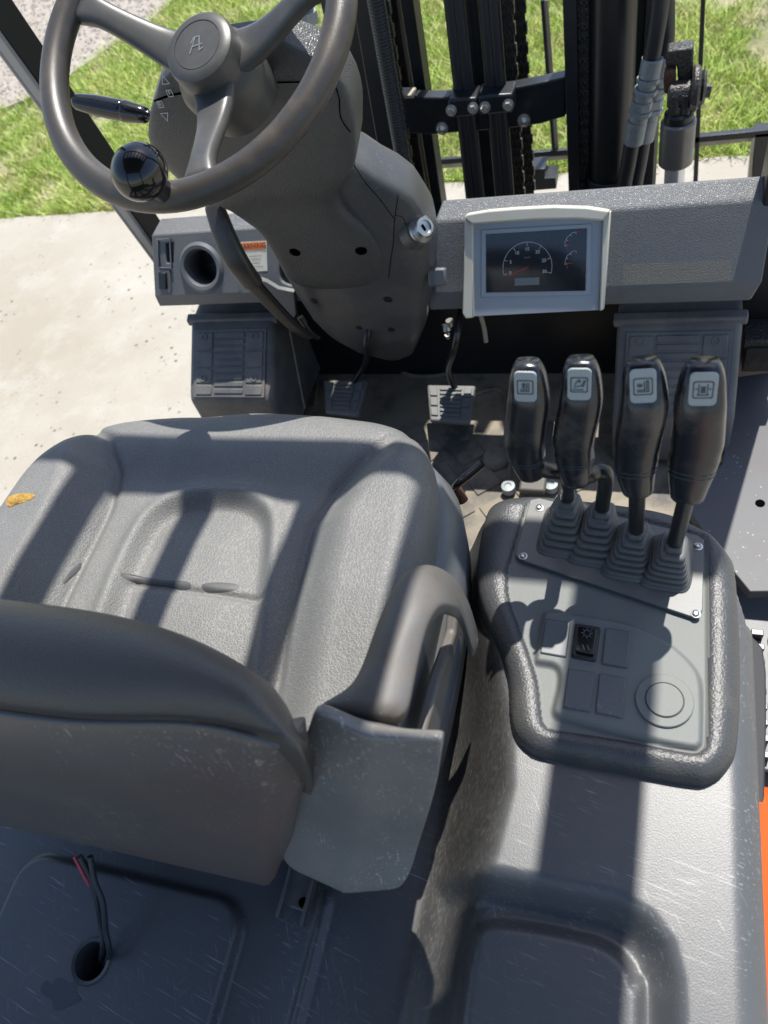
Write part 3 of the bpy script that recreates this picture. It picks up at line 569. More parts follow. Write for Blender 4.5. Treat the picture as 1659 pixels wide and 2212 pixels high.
# armrest
SA = [((677, 1535), (804, 1549), (874, 1573), 1.292), ((683, 1512), (807, 1500), (889, 1500), 1.292), ((758, 1490), (818, 1450), (900, 1440), 1.292), ((793, 1384), (844, 1390), (916, 1368), 1.292),
      ((826, 1296), (872, 1314), (934, 1324), 1.291), ((859, 1240), (904, 1258), (952, 1303), 1.286), ((903, 1210), (934, 1238), (969, 1303), 1.276), ((954, 1222), (968, 1262), (984, 1310), 1.26), ((994, 1258), (994, 1288), (994, 1314), 1.235)]
rings = []
for i, (l_, m_, r_, z) in enumerate(SA):
    dl = .014 if i < 5 else .008; Lp, Mp, Rp = WZ(*l_, z - dl), WZ(*m_, z), WZ(*r_, z - .008); dn_ = .03
    rings.append([Lp - V(-.006, 0, dn_), Lp - V(0, 0, .008), Lp + V(.002, 0, 0), Lp.lerp(Mp, .5) + V(0, 0, .003), Mp, Mp.lerp(Rp, .5) + V(0, 0, .002), Rp, Rp - V(.001, 0, .006), Rp - V(.008, 0, dn_)])
rings.append([p - V(-.002, .004, .03) for p in rings[-1]]); rings.append([p - V(-.002, .006, .04) for p in rings[-1]])
loft('armrest', rings, 'arm_worn', ST, sharp=3., sub=2)
prism('armrest_web', [WX(u, v, -.157) for u, v in [(950, 1290), (1000, 1300), (994, 1366), (962, 1461), (930, 1600), (860, 1600), (872, 1487), (900, 1358), (930, 1310)]], (-.012, 0, 0), 'arm_plastic', ST, bevel=.002)
prism('armrest_rail', [WX(u, v, -.138) for u, v in [(1000, 1280), (1008, 1322), (1003, 1366), (992, 1380), (981, 1425), (946, 1600), (916, 1597), (952, 1461), (985, 1366), (990, 1310)]], (-.010, 0, 0), 'arm_worn', ST, bevel=.003, seg=3)
# hinge cover below the armrest
HC = [((677, 1536), (804, 1570), (952, 1594), 1.315, .010, -.03), ((675, 1541), (803, 1576), (957, 1600), 1.313, .012, -.03), ((655, 1600), (798, 1632), (953, 1645), 1.29, .02, -.02), ((630, 1672), (788, 1705), (940, 1720), 1.25, .035, 0), ((606, 1765), (770, 1800), (914, 1800), 1.20, .05, 0),
      ((597, 1815), (762, 1850), (901, 1842), 1.18, .05, 0), ((602, 1850), (757, 1888), (889, 1885), 1.165, .05, 0), ((622, 1876), (750, 1910), (872, 1916), 1.155, .045, 0), ((665, 1892), (750, 1916), (845, 1928), 1.15, .03, 0)]
rings = []
for l_, m_, r_, z, bk_, dz in HC:
    L0, M0, R0 = WZ(*l_, z), WZ(*m_, z) + V(0, -.006, 0), WZ(*r_, z)
    rings.append([L0 + V(.002, .01, 0), L0, L0.lerp(M0, .08), L0.lerp(M0, .5), L0.lerp(M0, .85), L0.lerp(M0, .96), M0.lerp(R0, .06), M0.lerp(R0, .2), M0.lerp(R0, .6), M0.lerp(R0, .93), R0, R0 + V(-.001, .008, 0), R0 + V(-.004, bk_, dz), L0.lerp(R0, .5) + V(0, bk_, dz), L0 + V(.006, bk_, dz)])
loft('hinge_cover', rings, 'hinge_plastic', ST, sharp=3., sub=2)
ra, rb, rc_, rd = [WZ(u, v, .997) for u, v in [(628, 1890), (690, 1905), (668, 1975), (612, 1955)]]
rail = prism('seat_rail', [ra + V(0, .03, 0), rb + V(0, .03, 0), rc_, rd], (0, 0, .006), 'gunmetal', ST)
box('rail_lip', (ra + rd) / 2 + V(.002, .0, .008), (.003, .05, .01), 'gunmetal', ST, bevel=.0005); box('rail_lip', (rb + rc_) / 2 + V(-.002, 0, .008), (.003, .05, .01), 'gunmetal', ST, bevel=.0005)
cyl('rail_hole', WZ(655, 1950, 1.0025), WZ(655, 1950, 1.0035), .0045, 'void', ST)
# adjuster lever beside seat front
a_, b_ = WZ(1042, 1000, 1.06), WZ(985, 1048, 1.04)
aj = tube('adjuster_lever', [a_, a_.lerp(b_, .5), b_, WZ(975, 1065, 1.0)], [.0055, .0058, .005, .004], 'gloss_black', ST, N=14, sm=4)
cyl('pivot_pin', WZ(982, 1052, 1.03), WZ(1000, 1082, 1.01), .007, 'rust', ST)
# wires from the seat to the hole
def wire(px, zs, r, mat): tube('seat_wire', [WZ(u, v, z) for (u, v), z in zip(px, zs)], r, mat, ST, N=10, sm=6)
wire([(172, 1850), (195, 1895), (210, 1950), (218, 2000), (222, 2050), (215, 2085)], [1.08, 1.06, 1.04, 1.02, 1.005, .96], .0028, 'cable')
wire([(195, 1850), (205, 1905), (222, 1950), (228, 2010), (236, 2060), (222, 2090)], [1.08, 1.06, 1.045, 1.025, 1.006, .96], .0028, 'cable')
wire([(160, 1850), (175, 1880), (192, 1912)], [1.08, 1.068, 1.055], .0015, 'cable_red')

# ---- steering wheel
WC = V(-.4246, .712, 1.4801); TH, PS = .5082, -.0305
WN = V(math.sin(PS), -math.sin(TH) * math.cos(PS), math.cos(TH) * math.cos(PS)); WXa = V(0, 1, 0).cross(WN).normalized(); WYa = WN.cross(WXa)
SW = part('steering_wheel', label='three spoke steering wheel with a round spinner knob')
RR_ = .1584
Q = [WC + (WXa * math.cos(a) + WYa * math.sin(a)) * RR_ for a in np.linspace(0, 2 * PI, 97)[:-1]]
rings = [sring(q, (q - WC).normalized(), WN, .0145, .0135, 2, 20) for q in Q]
loft('rim', rings, 'wheel_rubber', SW, closed=True, sharp=3.)
def wpl(u, v, h=0): return WP(u, v, tuple(WC + WN * h), tuple(WN))
def polar(p): d = p - WC; return math.atan2(d.dot(WYa), d.dot(WXa))
HB = wpl(425, 97, -.012)
hub = lathe('hub', HB - WN * .0, WN, [(.043, -.085), (.046, -.06), (.047, -.042), (.043, -.032), (.0385, -.027), (.0375, -.022), (.0372, -.008), (.0355, -.003), (.031, 0), (.0255, .0004), (.025, -.0006), (.0244, .0002), (.001, .0004)], 'hub_rubber', SW)
EX = (WXa * math.cos(.15) + WYa * math.sin(.15)); EY = WN.cross(EX)
ribbon('hub_emblem', [[(-.0075, -.007), (-.001, .008), (.0035, .008), (.003, -.007)], [(-.004, -.001), (.006, -.001)], [(-.006, .003), (-.002, .0085)], [(.003, -.007), (.0065, -.0055)]], HB + WN * .0006, EX, EY, .0012, 'print_grey', SW)
for (u, v), cw in (((150, 0), 0), ((672, -40), 0), ((430, 385), 1)):
    a = polar(wpl(u, v)); d = WXa * math.cos(a) + WYa * math.sin(a); s_ = WN.cross(d); rings = []
    for t in np.linspace(0, 1, 12):
        r_ = .018 + (.15 - .018) * t; hgt = -.040 + .036 * ss(np.array(t), .15, 1.)
        off = (HB - WC); off = off - WN * off.dot(WN); c_ = WC + off * (1 - t) + d * r_ + WN * float(hgt)
        wv_ = .0255 - .013 * math.sin(min(t, .8) / .8 * PI / 2) + .006 * max(0, t - .8) / .2
        rings.append(sring(c_, s_, WN, wv_, .0085, 3.2, 24))
    loft('spoke', rings, 'hub_rubber', SW, sharp=3.)
rp = wpl(372, 384); rp = WC + (rp - WC).normalized() * RR_
kb = lathe('spinner_knob', rp + WN * .045, WN, [(.008, -.032), (.0085, -.026)] + [(.0252 * math.sin(q), -.0225 * math.cos(q) + .0) for q in np.linspace(.42, PI - .02, 26)], 'gloss_black', SW, sharp=3.)
cyl('knob_stem', rp - WN * .0, rp + WN * .03, .0105, 'satin_black', SW, bev=.002)

# ---- steering column
CO = part('steering_column', label='textured grey steering column cover')
def colshell(name, y0, z0, y1, z1, left, right, mat, f, bk, n=3., zs=None, N=48, thin=None):
    P0 = V(0, y0, z0); dd = V(0, y1 - y0, z1 - z0).normalized(); Nn = V(0, dd.z, -dd.y);
    if Nn.y > 0: Nn = -Nn
    def on(u, v): q = WP(u, v, tuple(P0), tuple(Nn)); return (q.x, (q - P0).dot(dd))
    Ls = sorted([on(*p)[::-1] for p in left]); Rs = sorted([on(*p)[::-1] for p in right])
    s0 = max(Ls[0][0], Rs[0][0]) if zs is None else zs[0]; s1 = min(Ls[-1][0], Rs[-1][0]) if zs is None else zs[1]; rings = []
    for k in range(29):
        s_ = s0 + (s1 - s0) * k / 28; xl_ = np.interp(s_, [p[0] for p in Ls], [p[1] for p in Ls]); xr_ = np.interp(s_, [p[0] for p in Rs], [p[1] for p in Rs])
        ff = np.interp(k / 28, [q[0] for q in f], [q[1] for q in f]); bb = np.interp(k / 28, [q[0] for q in bk], [q[1] for q in bk])
        nn_ = n if isinstance(n, (int, float)) else np.interp(k / 28, [q[0] for q in n], [q[1] for q in n])
        rings.append(sring(P0 + dd * s_ + V((xl_ + xr_) / 2, 0, 0), V(1, 0, 0), Nn, (xr_ - xl_) / 2, ff, nn_, N, b2=bb))
    # round the two ends off
    for e, kk in ((0, 1), (-1, -1)):
        r_ = rings[e]; c_ = sum(r_, Vector()) / len(r_); nw = [c_ - dd * (.006 * kk) + (p - c_) * .88 for p in r_]
        rings.insert(0 if e == 0 else len(rings), nw)
    return loft(name, rings, mat, CO, sharp=1.2), (P0, dd, Nn, rings)
pod, PI1 = colshell('upper_cowl', .80, 1.41, .93, 1.03,
    [(420, 105), (352, 150), (330, 215), (328, 262), (345, 300), (430, 385), (497, 430), (560, 478), (592, 530), (618, 580), (650, 606)],
    [(640, 85), (690, 98), (745, 135), (770, 185), (779, 230), (778, 300), (764, 340), (728, 395), (745, 435), (800, 480), (832, 520), (845, 560), (838, 592)],
    'column_plastic', [(0, .012), (.12, .03), (.2, .036), (.42, .036), (.52, .026), (.7, .024), (.93, .03), (1, .024)], [(0, .03), (1, .04)], [(0, 9), (.4, 9), (.55, 4.5), (1, 3)], N=72)
tow, PI2 = colshell('lower_cowl', .86, 1.30, .99, .90,
    [(560, 250), (520, 400), (575, 480), (605, 545), (640, 600), (680, 655), (770, 728), (830, 748)],
    [(700, 250), (755, 330), (800, 350), (850, 384), (885, 396), (905, 425), (932, 470), (943, 530), (938, 600), (928, 660), (900, 735), (870, 750)],
    'column_smooth', [(0, .02), (.3, .03), (.6, .045), (.8, .055), (1, .03)], [(0, .05), (1, .08)], 4.2)
def surf(rings, px, py, pz, nrm): pass
# screw recesses in the cowls, placed by ray against the built mesh
def onto(o, u, v, fallback=None):
    p, n_ = hit(o, u, v)
    if p is None: return None, None
    if n_.dot(Vector(O3) - p) < 0: n_ = -n_
    return p, n_
for o, u, v, r_ in ((pod, 637, 545, .0085), (pod, 780, 542, .0085), (tow, 678, 650, .0075), (tow, 838, 647, .0075), (tow, 775, 708, .006), (tow, 845, 712, .006)):
    p, n_ = onto(o, u, v)
    if p: lathe('screw_recess', p - n_ * .001, n_, [(r_, 0), (r_, .0013), (r_ * .9, .0014), (.0005, .0014)], 'void' if v < 600 else 'satin_black', CO, N=24)
# ledge and seams drawn as narrow dark joints
def seam(o, px, r_=.0005, mat='void', off=.0001):
    P = []
    for (u, v) in catmull([V(a, b, 0) for a, b in px], 6) and [(q.x, q.y) for q in catmull([V(a, b, 0) for a, b in px], 6)]:
        p, n_ = onto(o, u, v)
        if p: P.append(p + n_ * off)
    if len(P) > 2: tube('cowl_seam', P, r_, mat, CO, N=6, sm=0)
seam(pod, [(556, 181), (600, 178), (650, 177), (700, 176)], .0009); seam(pod, [(334, 218), (365, 207), (398, 200)], .0012)
seam(pod, [(726, 190), (733, 215), (735, 250), (745, 270), (757, 285)], .0007); seam(tow, [(757, 345), (790, 395), (820, 430), (851, 472)], .0005); seam(tow, [(860, 420), (852, 480), (850, 520), (843, 570), (840, 600)], .0005); seam(tow, [(855, 465), (870, 470), (880, 488), (905, 495)], .0004)
# direction marks F and R
def marks(u, v, s_, up, K=.9):
    p, n_ = onto(pod, u, v)
    if not p: return
    Xl = V(.93, .0, -.0); Xl = (V(1, .25, 0) - n_ * V(1, .25, 0).dot(n_)).normalized(); Yl = n_.cross(Xl); p = p + n_ * .001
    k = 1 if up else -1
    ribbon('direction_mark', [[(a_ * K, b_ * K) for a_, b_ in l__] for l__ in [[(-.0055, k * .002), (0, k * .012), (.0055, k * .002), (-.0055, k * .002)], [(-.0038, -k * .009 - .0038), (.0038, -k * .009 - .0038), (.0038, -k * .009 + .0038), (-.0038, -k * .009 + .0038), (-.0038, -k * .009 - .0038)]]], p, Xl, Yl, .0008, 'print_white', CO)
    text('direction_letter', s_, p + Yl * (-k * .009 * K), Xl, Yl, .0068, 'print_white', CO)
marks(361, 184, 'F', True); marks(354, 240, 'R', False)
# direction selector lever
q0, q1 = WZ(332, 252, 1.315), WZ(158, 218, 1.345)
dl = tube('direction_lever', [q1, q1.lerp(q0, .05), q1.lerp(q0, .3), q1.lerp(q0, .6), q1.lerp(q0, .63), q1.lerp(q0, .66), q1.lerp(q0, .9), q1.lerp(q0, .92), q1.lerp(q0, 1.15)], [.005, .0105, .0135, .0135, .0132, .0142, .0105, .007, .006], 'gloss_black', CO, N=20, sm=3)
# key switch
p, n_ = onto(tow, 905, 497)
kd = (V(.75, -.45, .6)).normalized(); kc = WY(905, 495, .86)
if p: kc = p
cyl('key_boss', kc - kd * .02, kc + kd * .006, .024, 'column_smooth', CO, bev=.004, r2=.021)
kc = kc + kd * .003
lathe('key_ring', kc + kd * .003, kd, [(.0195, 0), (.0195, .003), (.017, .006), (.014, .008), (.0125, .0115), (.0095, .012), (.009, .008), (.002, .007), (.0005, .007)], 'steel', CO, N=40)
box('key_slot', kc + kd * .0105, (.003, .009, .002), 'void', CO, bevel=.0002, ax=(frame(kd)[0], frame(kd)[1], kd))
# grey push clip beside instrument
p0_ = WY(945, 598, .915); box('plug_clip', p0_, (.028, .012, .026), 'dash_smooth', CO, bevel=.003, ax=(V(1, 0, 0), V(0, .9, -.43).normalized(), V(0, .43, .9).normalized()))
box('clip_neck', WY(920, 596, .925), (.02, .01, .012), 'steel', CO, bevel=.001); box('clip_neck', WY(918, 583, .93), (.022, .01, .006), 'satin_black', CO, bevel=.001)

# ---- dashboard
DB = part('dashboard', label='grey moulded dashboard across the cab')
def prof_at(side):
    if side == 'R': return [WZ(1450, 655, .945), WZ(1450, 617, .975), WZ(1450, 444, 1.07), WZ(1450, 394, 1.085)]
    return [WZ(341, 662, .945), WZ(338, 640, .97), WZ(325, 509, 1.06), WZ(348, 472, 1.072)]
def dash(name, side, xa, xb, cutter=None, dxa=(0, 0, 0, 0), dxb=(0, 0, 0, 0)):
    p = [(q.y, q.z) for q in prof_at(side)]; prof = p + [(p[3][0] + .01, p[3][1] - .012), (p[3][0] + .02, .93), (p[0][0] + .04, .93)]
    dxa = list(dxa) + [dxa[3], dxa[3], dxa[0]]; dxb = list(dxb) + [dxb[3], dxb[3], dxb[0]]
    A_ = [V(xa + dx, y, z) for (y, z), dx in zip(prof, dxa)]; B_ = [V(xb + dx, y, z) for (y, z), dx in zip(prof, dxb)]
    n = len(prof); o = mesh(name, A_ + B_, [tuple(range(n)), tuple(range(2 * n - 1, n - 1, -1))] + [(i, (i + 1) % n, n + (i + 1) % n, n + i) for i in range(n)], 'dash_plastic', DB)
    if cutter: cut(o, cutter)
    md = o.modifiers.new('b', 'BEVEL'); md.width = .004; md.segments = 3; md.limit_method = 'ANGLE'; md.angle_limit = .35; o.data.polygons.foreach_set('use_smooth', [True] * len(o.data.polygons)); o.data.set_sharp_from_angle(angle=.6)
    return o, prof
dr, pR = dash('right_fascia', 'R', -.33, .158, dxb=(-.012, 0, .004, -.002), dxa=(0, 0, .02, .03))
pa, pb = V(0, pR[1][0], pR[1][1]), V(0, pR[2][0], pR[2][1]); FY = (pb - pa).normalized(); FN = V(0, FY.z, -FY.y); FN = -FN if FN.y > 0 else FN
def onf(u, v, h=0): return WP(u, v, tuple(pa + FN * h), tuple(FN))
pl_ = prof_at('L'); la_, lb_ = pl_[1], pl_[2]; LY = (V(0, lb_.y - la_.y, lb_.z - la_.z)).normalized(); LN = V(0, LY.z, -LY.y); LN = -LN if LN.y > 0 else LN
def onl(u, v, h=0): return WP(u, v, tuple(la_ + LN * h), tuple(LN))
cup = onl(435, 578); cr = .031
def dummy_cyl(c_, d, r_, L): o = cyl('cutter', c_ + d * .03, c_ - d * L, r_, 'void', None, N=48); return o
def dummy_prism(px, L): return prism('cutter', [onl(u, v, .02) for u, v in px], LN * (-L), 'void', None, bevel=0)
cuts = [dummy_cyl(cup, LN, cr, .05), dummy_prism([(344, 527), (361, 527), (361, 572), (346, 571)], .04), dummy_prism(smooth_poly([(600, 545), (612, 540), (628, 545), (640, 560), (640, 612), (630, 622), (597, 610), (594, 570)], 4), .04)]
dl_, pL = dash('left_fascia', 'L', -.853, -.55, cuts, dxa=(-.004, 0, .018, .03))
box('fascia_void', (-.70, 1.06, .985), (.26, .01, .09), 'void', DB, bevel=0)
lathe('cup_holder', cup, LN, [(cr - .004, -.055), (cr - .0005, -.002), (cr + .002, .004), (cr + .007, .005), (cr + .012, .001), (cr + .0125, -.004)], 'dash_smooth', DB, cap=False, N=56, thick=.001)
lathe('cup_holder_base', cup - LN * .052, LN, [(cr, 0), (cr, .002), (.0005, .002)], 'satin_black', DB)
ph = [(342, 519), (368, 519), (372, 634), (349, 634), (344, 600)]
fr_ = [onl(u, v, .002) for u, v in [(340, 517), (367, 516), (370, 578), (344, 578)]]; tube('switch_bezel', fr_, .0017, 'dash_smooth', DB, N=8, sm=0, closed=True)
prism('lamp_switch_frame', [onl(u, v) for u, v in [(343, 582), (368, 583), (372, 632), (347, 632)]], LN * .003, 'dash_smooth', DB)
ls = prism('lamp_switch', [onl(u, v) for u, v in [(346, 586), (362, 588), (364, 624), (348, 624)]], LN * .008, 'satin_black', DB); ribbon('switch_dot', [arc(0, 0, .0015, 0, 360, 12)], onl(349, 590, .0082), V(1, 0, 0), LY, .0007, 'print_grey', DB)
# warning label
wl = [onl(u, v) for u, v in [(520, 523), (576, 520), (578, 585), (524, 588)]]; prism('warning_label', wl, LN * .0006, 'label_cream', DB, bevel=0)
prism('label_header', [p + LN * .0008 for p in [onl(522, 525), onl(574, 522), onl(575, 538), onl(523, 541)]], LN * .0002, 'label_orange', DB, bevel=0)
text('label_heading', 'WARNING', onl(543, 532, .0012), V(1, 0, 0), LY, .0115, 'print_black', DB)
ribbon('label_lines', [[(-.012 + .004 * (i % 2), -.01 - .006 * i), (.012 - .003 * (i % 3), -.01 - .006 * i)] for i in range(4)], onl(550, 540, .0008), V(1, 0, 0), LY, .0009, 'print_grey', DB)
prism('fascia_cover', [onl(u, v) for u, v in [(515, 600), (540, 600), (545, 632), (525, 634), (516, 622)]], LN * .0012, 'dash_smooth', DB)

# instrument panel
def fpr(name, px, h0, h1, mat, bevel=.001, **kw): return prism(name, [onf(u, v, h0) for u, v in px], FN * (h1 - h0), mat, DB, bevel=bevel, **kw)
IX = V(1, 0, 0)
BO = [(1008, 466), (1018, 457), (1100, 447), (1200, 443), (1318, 450), (1316, 520), (1306, 664), (1298, 668), (1010, 682), (1004, 676)]
BI = [(1024, 486), (1160, 478), (1302, 473), (1300, 520), (1292, 660), (1022, 676)]
# frame as strips: left, right, hood
fpr('bezel_side', [(1009, 462), (1026, 480), (1027, 682), (1010, 684), (1003, 672)], .0, .016, 'bezel_white', .002)
fpr('bezel_side', [(1304, 470), (1321, 452), (1314, 560), (1306, 664), (1296, 668)], .0, .016, 'bezel_white', .002)
hp = [onf(u, v, .0) for u, v in [(1009, 470), (1013, 459), (1060, 451), (1120, 446), (1200, 442), (1270, 444), (1320, 452), (1305, 474), (1250, 470), (1160, 472), (1026, 482)]]
prism('bezel_hood', hp, FN * .022, 'bezel_white', DB, bevel=.003, seg=3)
fpr('instrument_frame', [(1022, 478), (1304, 468), (1300, 560), (1294, 668), (1022, 682)], .0, .007, 'bezel_silver')
fpr('screen_surround', [(1040, 496), (1278, 483), (1276, 636), (1040, 642)], .007, .009, 'bezel_silver')
fpr('display_screen', [(1050, 506), (1268, 493), (1265, 628), (1050, 632)], .009, .0098, 'screen_glass', .0004)
H = .0101
sc_ = (onf(1268, 560, H) - onf(1050, 560, H)).length / 218; o1 = onf(1139, 568, H); o1 = onf(1139, 570, H)
def gz(u, v): q = onf(u, v, H) - o1; return (q.dot(IX), q.dot(FY))
def thru(pts): return [gz(*p) for p in pts]
R1 = 51 * sc_
cxg, cyg = gz(1139, 578); 
ticks = []
for i in range(31):
    a = 195 - i * 7.0 * (210 / 210)
    aa = math.radians(a); l_ = .9 if i % 5 == 0 else .95; 
    if i % 5 == 0: ticks.append([(cxg + R1 * 1.05 * math.cos(aa), cyg + R1 * 1.05 * math.sin(aa)), (cxg + R1 * l_ * math.cos(aa), cyg + R1 * l_ * math.sin(aa))])
ribbon('speed_scale', [arc(cxg, cyg, R1 * 1.05, 195, -15, 40)] + ticks, o1, IX, FY, .0006, 'print_white', DB)
for i, s_ in enumerate(['0', '5', '10', '15', '20', '25', '30']):
    a = math.radians(195 - i * 35); text('speed_number', s_, o1 + IX * (cxg + R1 * .76 * math.cos(a)) + FY * (cyg + R1 * .76 * math.sin(a)), IX, FY, .0068, 'print_white', DB, h=0)
text('speed_unit', 'km/h', o1 + IX * cxg + FY * (cyg + R1 * .42), IX, FY, .0045, 'print_grey', DB, h=0)
aa = math.radians(200); ribbon('speed_needle', [[(cxg + R1 * .05, cyg + R1 * .02), (cxg + R1 * .9 * math.cos(aa), cyg + R1 * .9 * math.sin(aa))]], o1, IX, FY, .0011, 'print_red', DB, h=.0004)
for k, (u, v) in enumerate([(1247, 528), (1247, 568)]):
    cx_, cy_ = gz(u, v); r_ = 26 * sc_; ribbon('small_gauge', [arc(cx_, cy_, r_, 185, 95, 14)] + [[(cx_ + r_ * math.cos(q), cy_ + r_ * math.sin(q)), (cx_ + r_ * .82 * math.cos(q), cy_ + r_ * .82 * math.sin(q))] for q in (3.2, 2.7, 2.2, 1.7)], o1, IX, FY, .0006, 'print_white', DB)
    ribbon('gauge_needle', [[(cx_ - r_ * .4, cy_ - r_ * .02), (cx_ - r_ * 1.0, cy_ + r_ * .05)], arc(cx_, cy_, r_, 100, 80, 4)], o1, IX, FY, .0009, 'print_red', DB, h=.0004)
    text('gauge_letter', 'E', o1 + IX * (cx_ - r_ * .8) + FY * (cy_ - r_ * .3), IX, FY, .0045, 'print_grey', DB, h=0)
fpr('hour_counter', [(1112, 601), (1165, 599), (1165, 615), (1112, 617)], .0098, .0101, 'print_grey', 0)
# faded rectangle of old sticker on the right fascia
mk('old_glue', (.135, .132, .12), .5).leather(420, .5, .0007); fpr('sticker_ghost', [(1345, 572), (1580, 562), (1580, 607), (1345, 616)], .0, .0003, 'old_glue', 0)

# ---- parking brake
PB = part('parking_brake', label='dark hand brake lever left of the column')
g0, g1, g2, g3 = WZ(466, 455, 1.2), WZ(486, 510, 1.17), WZ(512, 565, 1.135), WZ(545, 612, 1.09)
X_ = V(1, .1, 0)
tube('brake_grip', [g0 + (g0 - g1) * .25, g0, g1, g2, g3], [.0125, .0145, .0165, .0175, .0165], 'wheel_rubber', PB, N=24, sm=6, flat=.62, n=3, up=X_)
cyl('brake_button', g0 + (g0 - g1) * .2, g0 + (g0 - g1) * .45, .006, 'satin_black', PB)
tube('brake_arm', [g3, WZ(590, 660, 1.03), WZ(635, 705, .97), WZ(670, 728, .93)], [.0135, .0125, .0115, .01], 'satin_black', PB, N=20, sm=6, flat=.4, n=3.5, up=X_)
prism('brake_bracket', [WY(u, v, .965) for u, v in [(545, 600), (575, 610), (600, 625), (635, 632), (640, 680), (625, 700), (560, 640)]], (0, .01, 0), 'dash_smooth', PB)
tube('brake_link', [WZ(648, 685, .93), WZ(670, 715, .9), WZ(688, 728, .88)], .006, 'satin_black', PB, N=10)

# ---- floor, foot boxes, pedals
FL = part('cab_floor', label='dusty rubber floor mat with moulded pattern')
box('floor_plate', (-.36, .78, .64), (.98, .72, .02), 'mat_rubber', FL, bevel=.004)
box('kick_panel', (-.36, 1.10, .78), (1.0, .02, .34), 'satin_black', FL, bevel=0)
# raised border and diamond pattern on the mat
def onz(u, v, z=.652): return WZ(u, v, z)
for q in ([(680, 880), (690, 780), (700, 765), (740, 770), (760, 790), (800, 800), (830, 800)], [(830, 800), (860, 800), (890, 812), (940, 812), (980, 800), (990, 760), (1060, 760)], [(1000, 860), (1090, 850), (1100, 1040)], [(1270, 770), (1290, 755), (1335, 755)]):
    tube('mat_ridge', [onz(*p) for p in q], .0045, 'mat_rubber', FL, N=8, sm=4)
for i in range(7):
    for j in range(6):
        c_ = V(-.56 + i * .075 + (j % 2) * .037, .56 + j * .065, .651)
        if c_.x > .1: continue
        box('mat_tile', c_, (.05, .05, .004), 'mat_rubber', FL, bevel=.0015, ax=(V(.78, .62, 0), V(-.62, .78, 0), V(0, 0, 1)))
c_ = WZ(1070, 985, .665); lathe('mat_boss', c_ - V(0, 0, .014), (0, 0, 1), [(.024, 0), (.022, .014), (.019, .018), (.001, .019)], 'mat_rubber', FL, N=28)
box('accelerator_pad', WZ(1160, 985, .69), (.045, .16, .012), 'hood_rough', FL, bevel=.004)
for i in range(9):
    for j in range(3): lathe('mat_stud', WZ(1085 + i * 9, 1035 + j * 10 - i * 1.5, .653), (0, 0, 1), [(.0022, 0), (.0015, .0015), (.0003, .0015)], 'mat_rubber', FL, N=6)
for u, v in ((1098, 1052), (1190, 1048)): lathe('floor_screw', WZ(u, v, .668), (0, 0, 1), [(.012, -.01), (.012, .004), (.006, .005), (.005, .003), (.001, .003)], 'fitting', FL, N=24)

def footbox(px_top, px_bot, ztop, zbot, lab, zf=.66, dark=0):
    tl_, tr_ = [WZ(u, v, ztop) for u, v in px_top]; bl_, br_ = [WZ(u, v, zbot) for u, v in px_bot]
    y1 = (tl_.y + tr_.y) / 2; y0 = (bl_.y + br_.y) / 2; xl_ = (tl_.x + bl_.x) / 2; xr_ = (tr_.x + br_.x) / 2
    B = empty('foot_rest', ((xl_ + xr_) / 2, y0, zf), FK, label=lab)
    prism('box_shell', [V(xl_, y, z) for y, z in [(y1 + .1, ztop + .01), (y1, ztop), (y0 + .012, zbot + .006), (y0, zbot - .006), (y0 - .004, zf), (y1 + .1, zf)]], (xr_ - xl_, 0, 0), 'step_rubber', B, bevel=.012, seg=4)
    prism('top_rail', [V(xl_ - .006, y, z) for y, z in [(y1 + .012, ztop + .008), (y1 - .003, ztop + .002), (y1 - .003, ztop - .012), (y1 + .012, ztop - .004)]], (xr_ - xl_ + .012, 0, 0), 'step_rubber', B, bevel=.003)
    a = V(xl_, y1, ztop); Xd = V(1, 0, 0); Yd = V(0, y0 - y1, zbot - ztop); L_ = Yd.length; Yd.normalize(); n_ = Xd.cross(Yd); n_ = n_ if n_.z > 0 else -n_; W_ = xr_ - xl_
    def tile(x0, t0, x1, t1, h=.0035): prism('tread_block', [a + Xd * (W_ * x) + Yd * (L_ * t) for x, t in ((x0, t0), (x1, t0), (x1, t1), (x0, t1))], n_ * h, 'step_rubber', B, bevel=.0014)
    prism('tread_pad', [a + Xd * (W_ * x) + Yd * (L_ * t) for x, t in ((.08, .12), (.92, .12), (.92, .98), (.08, .98))], n_ * .0015, 'step_rubber', B, bevel=.001)
    rows = 9
    for i in range(rows):
        t0 = .16 + i * .8 / rows; tile(.33, t0, .67, t0 + .8 / rows - .025)
    for x0, x1 in ((.11, .3), (.7, .89)):
        for t0, t1 in ((.16, .38), (.405, .60), (.625, .80), (.825, .95)): tile(x0, t0, x1, t1)
    for x in (.2, .8):
        for t in (.22, .74): lathe('tread_rivet', a + Xd * W_ * x + Yd * L_ * t + n_ * .003, n_, [(.0075, 0), (.0065, .002), (.0045, .002), (.004, .0008), (.0005, .0008)], 'step_rubber', B, N=16)
    return B
footbox([(415, 690), (600, 690)], [(400, 862), (578, 862)], .885, .795, 'ribbed black foot rest under the cup holder')
footbox([(1335, 690), (1605, 690)], [(1322, 895), (1592, 905)], .885, .775, 'ribbed black foot rest under the right end of the dashboard')
